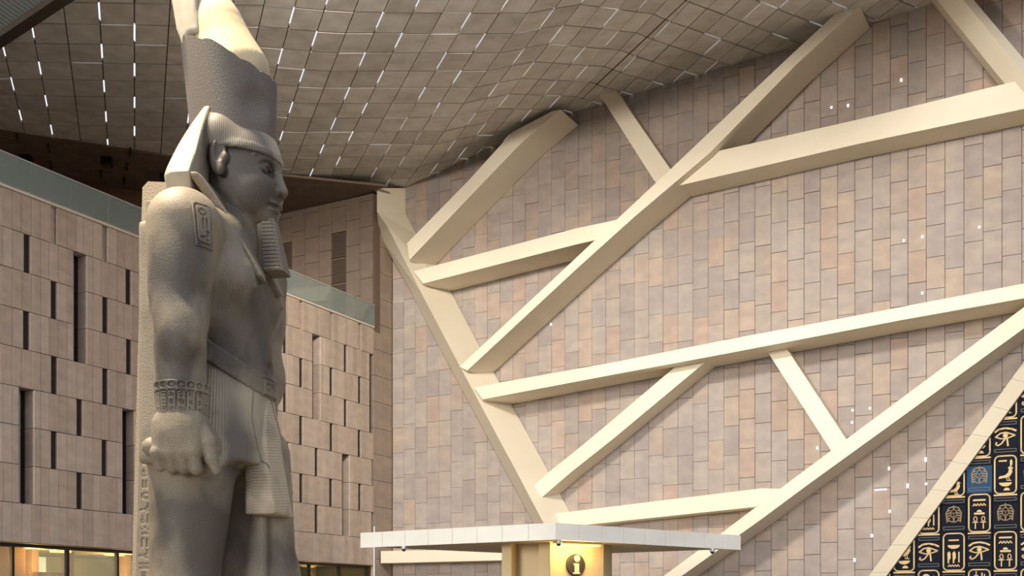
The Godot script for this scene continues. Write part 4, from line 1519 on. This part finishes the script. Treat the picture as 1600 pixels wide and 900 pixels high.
func f_hand(p: Vector3, s: float) -> float:
	# a fist round a short staff; z is mirrored for the left hand by the caller
	p += Vector3(0.16, 0, 0.0)
	var d := rbox(p, Vector3(0.03, 2.3, 1.40), Vector3(0.35, 0.3, 0.22), 0.13)
	d = smin(d, cap(p, Vector3(0.03, 2.75, 1.37), Vector3(0.03, 2.4, 1.4), 0.29, 0.3), 0.12)
	# four fingers: from the knuckles over and under
	for k in 4:
		var x := -0.24 + k * 0.165
		var drop := 0.02 * k
		var fr := 0.094 - 0.004 * absf(k - 1.5)
		var kn := Vector3(x, 2.1, 1.55 - 0.01 * k)
		var f := cap(p, kn, Vector3(x + 0.015, 1.95 - drop, 1.46), fr, fr * 0.92)
		f = smin(f, cap(p, Vector3(x + 0.015, 1.95 - drop, 1.46), Vector3(x + 0.02, 2.0 - drop, 1.22), fr * 0.95, fr * 0.85), 0.03)
		f = smin(f, cap(p, Vector3(x + 0.02, 2.0 - drop, 1.22), Vector3(x + 0.02, 2.15, 1.16), fr * 0.85, fr * 0.75), 0.03)
		d = smin(d, f, 0.025)
	# thumb lies along the front, pointing down
	var t := cap(p, Vector3(0.3, 2.42, 1.42), Vector3(0.43, 2.24, 1.43), 0.12, 0.105)
	t = smin(t, cap(p, Vector3(0.43, 2.24, 1.43), Vector3(0.46, 2.02, 1.42), 0.1, 0.088), 0.03)
	t = smin(t, cap(p, Vector3(0.46, 2.02, 1.42), Vector3(0.52, 1.86, 1.41), 0.085, 0.06), 0.03)
	return smin(d, t, 0.03)
func f_staff(p: Vector3) -> float:
	return cap(p, Vector3(-0.54, 2.2, 1.38), Vector3(0.24, 2.14, 1.3), 0.13, 0.12)

func surf_x(f: Callable, y: float, z: float, from: float, back := false) -> float:
	# walks along x onto a surface
	var x := from
	for i in 60:
		var d: float = f.call(Vector3(x, y, z))
		if d < 0.002: break
		x += (d if back else -d) * 0.7
	return x

func groove_image(w: int, h: int, f: Callable) -> ImageTexture:
	# a height field turned into a normal map
	var im := Image.create(w, h, false, Image.FORMAT_RGBA8)
	for j in h:
		for i in w:
			var v: float = f.call(float(i) / w, float(j) / h)
			im.set_pixel(i, j, Color(v, v, v))
	im.bump_map_to_normal_map(6.0)
	im.generate_mipmaps()
	return ImageTexture.create_from_image(im)

# carved signs: a height picture with strokes cut into it
func carve(im: Image, strokes: Array, x: float, y: float, sx: float, sy: float, deep := 0.0):
	for s in ribbon_polys(strokes):
		var lo := Vector2(1e9, 1e9)
		var hi := -lo
		var q := PackedVector2Array()
		for v in s:
			var u := Vector2(x + v.x * sx, y - v.y * sy)
			q.append(u)
			lo = lo.min(u)
			hi = hi.max(u)
		for j in range(maxi(int(lo.y), 0), mini(int(hi.y) + 2, im.get_height())):
			for i in range(maxi(int(lo.x), 0), mini(int(hi.x) + 2, im.get_width())):
				if Geometry2D.is_point_in_polygon(Vector2(i + 0.5, j + 0.5), q): im.set_pixel(i, j, Color(deep, deep, deep))

func glyph(k: int) -> Array:
	match k % 10:
		0: return m_bird(0, 0, 0.95)
		1: return m_water(0, 0.2, 0.42, 0.09) + m_bar(0, -0.25, 0.4, 0.06)
		2: return m_feather(-0.15, 0, 0.95) + m_feather(0.2, 0, 0.95)
		3: return m_ring(0, 0, 0.3, 0.14)
		4: return m_key(0, 0, 0.95)
		5: return m_mouth(0, 0.2, 0.9) + m_loaf(0, -0.4, 0.9)
		6: return m_bar(-0.25, 0, 0.06, 0.4) + m_bar(0, 0, 0.06, 0.4) + m_bar(0.25, 0, 0.06, 0.4)
		7: return m_basket(0, 0.2, 1.0) + m_bar(0, -0.3, 0.36, 0.06)
		8: return m_vase(-0.2, 0, 0.9) + m_bar(0.22, 0.0, 0.07, 0.42)
	return m_eye(0, 0, 0.9)

# a patch laid on the stone: f(u, v) gives the surface on a coarse grid; the height picture is cut deep into its skin
func relief_patch(nu: int, nv: int, cu: int, cv: int, f: Callable, im: Image, skin: float, deep: float) -> ArrayMesh:
	var co := []
	for j in cv + 1:
		var row := PackedVector3Array()
		for i in cu + 1: row.append(f.call(float(i) / cu, float(j) / cv))
		co.append(row)
	var w := im.get_width()
	var h := im.get_height()
	var st := mb()
	for j in nv + 1:
		var v := float(j) / nv
		var y := minf(v * cv, cv - 0.0001)
		var y0 := int(y)
		for i in nu + 1:
			var u := float(i) / nu
			var x := minf(u * cu, cu - 0.0001)
			var x0 := int(x)
			var a: Vector3 = co[y0][x0]
			var b: Vector3 = co[y0][x0 + 1]
			var c: Vector3 = co[y0 + 1][x0]
			var d: Vector3 = co[y0 + 1][x0 + 1]
			var p := a.lerp(b, x - x0).lerp(c.lerp(d, x - x0), y - y0)
			var n := (b - a).cross(c - a).normalized()
			if n.dot(out_hint if out_hint.length() > 0.5 else p - Vector3(-0.14, p.y, 1.33)) < 0.0: n = -n
			var px := im.get_pixel(mini(int(u * w), w - 1), mini(int(v * h), h - 1)).r
			var off := skin - deep * (1.0 - px)
			if i == 0 or j == 0 or i == nu or j == nv: off = -0.01
			p += n * off
			st.set_color(granite_tint(p))
			st.add_vertex(p)
	for j in nv:
		for i in nu:
			var a := j * (nu + 1) + i
			var q := [a, a + 1, a + nu + 2, a, a + nu + 2, a + nu + 1] if flip_patch else [a, a + nu + 2, a + 1, a, a + nu + 1, a + nu + 2]
			for k in q: st.add_index(k)
	st.generate_normals()
	return st.commit()
var out_hint := Vector3(0, 0, 1)
var flip_patch := true

func make_statue():
	blot.seed = 12
	blot.noise_type = FastNoiseLite.TYPE_SIMPLEX_SMOOTH
	blot.frequency = 0.05
	blot.fractal_octaves = 3
	var turn := deg_to_rad(-8.0)
	var root := base("statue", Vector3(-4.0, EYE, -16.0), turn)
	# the node stands at the figure's foot: shift everything into it
	root.position.y = 0.0
	tag(root, "colossal grey granite statue of a striding king with crown, false beard and pleated kilt", "statue")
	var gran: Material = M.granite
	var up := Vector3(0, EYE, 0)
	var put := func(mesh, called: String, m: Material, par: Node = null):
		var o := build(mesh, called, m, root if par == null else par)
		if par == null: o.position = up
		return o
	var body = put.call(net(f_body, Vector3(-1.1, -2.5, -2.0), Vector3(2.0, 6.3, 2.0), 0.04, granite_tint), "body", gran)
	# hands are part of the figure's surface, on a finer grid
	var fh := func(p): return f_hand(p, 1.0)
	var fl := func(p): return f_hand(Vector3(p.x - 0.0, p.y, -p.z), 1.0)
	put.call(net(fh, Vector3(-0.75, 1.7, 0.95), Vector3(0.65, 2.85, 1.8), 0.016, granite_tint), "hand", gran)
	put.call(net(fl, Vector3(-0.75, 1.7, -1.8), Vector3(0.65, 2.85, -0.95), 0.03, granite_tint), "hand", gran)
	put.call(net(f_staff, Vector3(-0.75, 1.9, 1.05), Vector3(0.5, 2.5, 1.6), 0.025, granite_tint), "staff_end", gran)
	put.call(net(func(p): return f_staff(Vector3(p.x, p.y, -p.z)), Vector3(-0.75, 1.9, -1.6), Vector3(0.5, 2.5, -1.05), 0.03, granite_tint), "staff_end", gran)
	put.call(net(f_head, Vector3(-0.4, 5.35, -0.72), Vector3(0.92, 6.85, 0.72), 0.0145, granite_tint), "head", gran)
	put.call(net(f_nemes, Vector3(-0.75, 5.3, -1.25), Vector3(0.95, 7.4, 1.25), 0.025, granite_tint, func(p): return Vector2(atan2(p.z, p.x + 0.1) * 0.5, p.y * 0.5)), "headcloth", M.granite_striped)
	put.call(net(f_lapel, Vector3(-0.3, 4.5, -1.2), Vector3(0.8, 6.15, 1.2), 0.025, granite_tint), "headcloth_lappets", gran)
	var kilt = put.call(net(f_kilt, Vector3(-1.0, 1.6, -1.3), Vector3(0.95, 3.95, 1.3), 0.035, granite_tint, func(p): return Vector2(atan2(p.z, p.x + 0.05) * 0.95, p.y)), "kilt", M.granite_pleat)
	put.call(net(f_apron, Vector3(0.1, 1.3, -0.85), Vector3(1.0, 3.2, 0.6), 0.022, granite_tint, func(p): return Vector2(p.y + p.z * 0.12, p.z)), "apron", M.granite_pleat)
	var belt = put.call(net(f_belt, Vector3(-0.8, 2.9, -1.05), Vector3(0.75, 4.2, 1.05), 0.022, granite_tint), "belt", gran)
	# kilt front folds: fine raised edges, coloured dark for the shade of cut lines
	var st: SurfaceTool
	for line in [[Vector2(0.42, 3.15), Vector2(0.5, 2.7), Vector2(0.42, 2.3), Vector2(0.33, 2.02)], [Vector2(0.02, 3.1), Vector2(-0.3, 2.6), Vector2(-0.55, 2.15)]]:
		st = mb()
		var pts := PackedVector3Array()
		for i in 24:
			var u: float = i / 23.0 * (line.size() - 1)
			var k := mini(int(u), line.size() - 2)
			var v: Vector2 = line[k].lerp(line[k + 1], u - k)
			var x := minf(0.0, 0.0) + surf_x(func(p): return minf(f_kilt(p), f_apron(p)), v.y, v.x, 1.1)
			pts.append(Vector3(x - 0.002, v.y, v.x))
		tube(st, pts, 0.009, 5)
		put.call(st, "kilt_fold", M.groove_shade)
	# beard with its ribs
	st = mb()
	var nb := 15
	for i in nb:
		for half in 2:
			var t0 := (i + half * 0.72) / nb
			var t1 := (i + (0.72 if half == 0 else 1.0)) / nb
			var inset := 0.0 if half == 0 else 0.014
			var fr := PackedVector3Array()
			var bk := PackedVector3Array()
			for e in [[t0, fr], [t1, bk]]:
				var y := lerpf(5.66, 4.83, e[0])
				var xf: float = lerpf(0.64, 0.82, e[0])
				var xb := lerpf(0.47, 0.55, e[0])
				var w: float = lerpf(0.12, 0.2, e[0]) - inset
				for c in [Vector2(xf - 0.05, -w), Vector2(xf, -w + 0.05 - inset), Vector2(xf, w - 0.05 + inset), Vector2(xf - 0.05, w), Vector2(xb, w), Vector2(xb, -w)]:
					e[1].append(Vector3(c.x, y, c.y))
			prism(st, fr, bk, granite_tint(Vector3(0.6, 5.2, 0.1)))
	put.call(st, "beard", gran)
	st = mb()
	box(st, Vector3(0.36, 5.2, 0), Vector3(0.34, 0.8, 0.22), Basis(), Color(0.34, 0.31, 0.27))
	put.call(st, "beard_support", gran)
	# crown: dark old base with a broken rim, pale restored upper part
	put.call(crown_base(), "crown_base", M.granite_dark)
	put.call(crown_bulb(), "crown_top", M.plaster)
	put.call(crown_back(), "crown_back", M.plaster_grey)
	# back pillar with its column of signs
	st = mb()
	var pf := PackedVector3Array()
	var pb := PackedVector3Array()
	var tc := Color(0.62, 0.57, 0.50)
	for v in [Vector2(-1.24, -2.45), Vector2(-0.6, -2.45), Vector2(-0.5, 5.6), Vector2(-0.6, 5.93), Vector2(-0.92, 5.96), Vector2(-1.0, 5.88)]:
		pf.append(Vector3(v.x, v.y, 0.72))
		pb.append(Vector3(v.x, v.y, -0.72))
	prism(st, pf, pb, tc)
	var pillar = put.call(st, "back_pillar", gran)
	var im := Image.create(64, 1024, false, Image.FORMAT_RGBA8)
	im.fill(Color(1, 1, 1))
	for k in 34:
		carve(im, glyph(k * 7 + k / 3), 32, 18 + k * 29.6, 46, 24, 0.0)
	carve(im, [[[Vector2(-0.62, -25), Vector2(-0.62, 25)], 0.05], [[Vector2(0.62, -25), Vector2(0.62, 25)], 0.05]], 32, 512, 46, 24, 0.2)
	out_hint = Vector3(0, 0, 1)
	var pil := relief_patch(26, 420, 2, 8, func(u, v):
		var y := lerpf(5.7, 0.2, v)
		var xl := lerpf(-0.985, -1.145, v) + 0.03
		return Vector3(lerpf(xl, xl + 0.27, u), y, 0.72), im, 0.02, 0.022)
	build(pil, "carved_column", gran, pillar)
	# bracelet with ovals, oval on the shoulder, sign on the belt buckle: carved bands set on the stone
	im = Image.create(512, 256, false, Image.FORMAT_RGBA8)
	im.fill(Color(1, 1, 1))
	for k in 12:
		carve(im, [blob(arc(0, 0, 0.42, 0.42, 0, 360, 16))], 21 + k * 42.6, 34, 42, 46, 0.35)
		carve(im, m_ring(0, 0, 0.4, 0.09), 21 + k * 42.6, 34, 42, 46, 0.0)
		carve(im, [[arc(0.3, 0.75, 0.12, 0.14, 0, 90, 4) + arc(-0.3, 0.75, 0.12, 0.14, 90, 180, 4) + arc(-0.3, -0.75, 0.12, 0.14, 180, 270, 4) + arc(0.3, -0.75, 0.12, 0.14, 270, 360, 4) + [Vector2(0.42, 0.75)], 0.1]], 21 + k * 42.6, 148, 44, 84, 0.0)
		for r in 3: carve(im, glyph(k * 3 + r * 4), 21 + k * 42.6, 100 + r * 48, 26, 40, 0.1)
	carve(im, [[[Vector2(0, 0), Vector2(512, 0)], 5.0]], 0, 4, 1, 1, 0.2)
	carve(im, [[[Vector2(0, 0), Vector2(512, 0)], 5.0]], 0, 240, 1, 1, 0.2)
	out_hint = Vector3.ZERO
	var brace := relief_patch(230, 70, 40, 8, func(u, v):
		var y := lerpf(3.02, 2.52, v)
		var an: float = lerpf(-0.9, 3.6, u)
		var dirv := Vector3(cos(an), 0, sin(an))
		var o := Vector3(-0.14, y, 1.355)
		var r := 0.6
		for i in 40:
			var dd := f_arm(o + dirv * r)
			if dd < 0.002: break
			r -= dd * 0.7
		return o + dirv * r, im, 0.03, 0.03)
	put.call(brace, "bracelet", gran)
	im = Image.create(96, 192, false, Image.FORMAT_RGBA8)
	im.fill(Color(1, 1, 1))
	carve(im, [[arc(0.26, 0.6, 0.16, 0.2, 0, 90, 5) + arc(-0.26, 0.6, 0.16, 0.2, 90, 180, 5) + arc(-0.26, -0.6, 0.16, 0.2, 180, 270, 5) + arc(0.26, -0.6, 0.16, 0.2, 270, 360, 5) + [Vector2(0.42, 0.6)], 0.1]], 48, 92, 88, 104, 0.0)
	carve(im, m_ring(-0.1, 0, 0.3, 0.14), 48, 40, 50, 40, 0.0)
	carve(im, glyph(2), 48, 84, 50, 50, 0.0)
	carve(im, glyph(0), 50, 136, 58, 50, 0.0)
	carve(im, m_bar(0, 0, 0.45, 0.03), 48, 182, 88, 100, 0.0)
	var oval := relief_patch(60, 100, 8, 14, func(u, v):
		# on the front outer face of the upper arm
		var y := lerpf(5.28, 4.72, v)
		var an: float = lerpf(0.95, 0.35, u) - 0.12 * v
		var o := Vector3(-0.14, y, 1.3)
		var dirv := Vector3(cos(an), 0.0, sin(an))
		var r := 0.9
		for i in 40:
			var dd := f_body(o + dirv * r)
			if dd < 0.002: break
			r -= dd * 0.7
		return o + dirv * r, im, 0.024, 0.024)
	put.call(oval, "shoulder_oval", gran)
	im = Image.create(128, 96, false, Image.FORMAT_RGBA8)
	im.fill(Color(1, 1, 1))
	carve(im, [[[Vector2(-0.48, -0.42), Vector2(0.48, -0.42), Vector2(0.48, 0.42), Vector2(-0.48, 0.42), Vector2(-0.48, -0.42)], 0.05]], 64, 48, 124, 100, 0.0)
	carve(im, m_ring(0, 0, 0.3, 0.12), 34, 48, 44, 60, 0.0)
	carve(im, glyph(2), 66, 48, 44, 66, 0.0)
	carve(im, glyph(4), 98, 48, 44, 66, 0.0)
	out_hint = Vector3(1, 0, 0)
	var buckle := relief_patch(70, 40, 8, 4, func(u, v):
		var z := lerpf(0.26, -0.26, u)
		var y := lerpf(3.33, 3.07, v)
		return Vector3(surf_x(f_belt, y, z, 1.0), y, z), im, 0.02, 0.02)
	put.call(buckle, "buckle", gran)
	# the low plinth the figure stands on
	st = mb()
	box(st, Vector3(0.2, 0.1, 0), Vector3(4.4, 0.2, 3.0))
	build(st, "base", gran, root)

func crown_base() -> ArrayMesh:
	var st := mb()
	var r := RandomNumberGenerator.new()
	r.seed = 9
	var ns := 56
	var jag := []
	for k in ns: jag.append(r.randf_range(-0.025, 0.025))
	var top := func(an: float, k: int) -> float: return 7.93 - 0.36 * cos(an) * (1.0 if cos(an) > 0 else 0.7) - 0.07 * absf(sin(an)) + jag[k % ns]
	var pos := func(an: float, y: float) -> Vector3:
		var t := (y - 6.7) / 1.5
		return Vector3(0.03 - 0.07 * t + cos(an) * (0.6 + 0.075 * t), y, sin(an) * (0.5 + 0.2 * t))
	var rows := 14
	var grid := []
	for j in rows + 1:
		var ring := []
		for k in ns:
			var an := TAU * k / ns
			var tp: float = top.call(an, k)
			var p: Vector3 = pos.call(an, lerpf(6.62, tp, float(j) / rows))
			# old damage at the brow
			var dent := Vector3(0.5, 7.12, 0.36).distance_to(p)
			if dent < 0.22: p += Vector3(-0.06, 0, -0.06) * sqrt(1.0 - dent / 0.22)
			ring.append(p)
		grid.append(ring)
	st.set_smooth_group(1)
	for j in rows:
		for k in ns:
			var l := (k + 1) % ns
			for q in [grid[j][k], grid[j + 1][k], grid[j + 1][l], grid[j][k], grid[j + 1][l], grid[j][l]]:
				st.set_color(Color(0.27, 0.25, 0.235).lerp(Color(0.10, 0.10, 0.105), smoothstep(-0.1, 0.4, blot.get_noise_3d(q.x * 12, q.y * 8, q.z * 12))))
				st.add_vertex(q)
	st.set_smooth_group(-1)
	for k in ns:
		var l := (k + 1) % ns
		for q in [grid[rows][k], Vector3(-0.05, 7.88, 0), grid[rows][l]]:
			st.set_color(Color(0.3, 0.29, 0.27))
			st.add_vertex(q)
	st.index()
	st.generate_normals()
	# outward check
	return st.commit()

func crown_bulb() -> ArrayMesh:
	var f := func(p: Vector3) -> float:
		var d := cap(p, Vector3(0.0, 7.75, 0), Vector3(-0.22, 8.35, 0), 0.53, 0.39)
		d = smin(d, cap(p, Vector3(-0.24, 8.35, 0), Vector3(-0.36, 9.25, 0), 0.36, 0.17), 0.16)
		d = smin(d, ell(p, Vector3(-0.38, 9.5, 0), Vector3(0.26, 0.3, 0.26)), 0.1)
		return smax(d, 7.55 - p.y, 0.02)
	return net(f, Vector3(-0.8, 7.2, -0.75), Vector3(0.8, 9.95, 0.75), 0.04)

func crown_back() -> ArrayMesh:
	var pts := PackedVector2Array([Vector2(-0.54, 7.9), Vector2(-0.2, 7.86), Vector2(-0.3, 8.15), Vector2(-0.4, 9.0), Vector2(-0.5, 10.1), Vector2(-0.95, 10.2), Vector2(-0.8, 9.0), Vector2(-0.66, 8.2)])
	var f := func(p: Vector3) -> float:
		var d := smax(poly2(Vector2(p.x, p.y), pts), absf(p.z) - 0.42, 0.05)
		# the old socket in its foot
		return smax(d, -rbox(p, Vector3(-0.32, 7.98, 0.45), Vector3(0.17, 0.14, 0.25), 0.03), 0.03)
	return net(f, Vector3(-1.0, 7.7, -0.55), Vector3(-0.1, 10.3, 0.55), 0.035)

func statue_materials():
	var spec := noise_tex(0.12, 40, Color(0.55, 0.54, 0.54), Color(1.0, 0.99, 0.97), 512, 4)
	var bump := bump_tex(0.12, 41, 3.0)
	var m := mat(c8(214, 204, 186), 0.62)
	m.vertex_color_use_as_albedo = true
	m.albedo_texture = spec
	m.normal_enabled = true
	m.normal_texture = bump
	m.normal_scale = 0.2
	m.uv1_triplanar = true
	m.uv1_scale = Vector3.ONE * 0.9
	M.granite = m
	M.groove_shade = mat(c8(92, 86, 78), 0.8)  # dark tone painted as the shade in engraved lines
	M.granite_dark = m.duplicate()
	M.granite_dark.albedo_color = c8(200, 196, 194)
	M.plaster = tri_mat(c8(186, 174, 146), noise_tex(0.02, 44, Color(0.88, 0.86, 0.82), Color(1, 1, 1)), 0.5, 0.8)
	M.plaster_grey = tri_mat(c8(160, 154, 142), noise_tex(0.02, 45, Color(0.85, 0.84, 0.82), Color(1, 1, 1)), 0.5, 0.8)
	var pl := m.duplicate()
	pl.uv1_triplanar = false
	pl.uv1_scale = Vector3(1, 1, 1)
	pl.normal_texture = groove_image(64, 64, func(u, v): return 0.5 + 0.5 * cos(u * TAU))
	pl.normal_scale = 1.2
	pl.uv1_scale = Vector3(24, 1, 1)
	pl.albedo_texture = null
	M.granite_pleat = pl
	var ns := pl.duplicate()
	ns.uv1_scale = Vector3(44, 1, 1)
	ns.normal_scale = 0.5
	M.granite_striped = ns

func _ready():
	camera_and_light()
	make_materials()
	statue_materials()
	make_floor()
	make_stone_wall()
	make_facade()
	make_terrace()
	make_roof()
	make_beams()
	make_statue()
	make_inscribed()
	make_canopy()
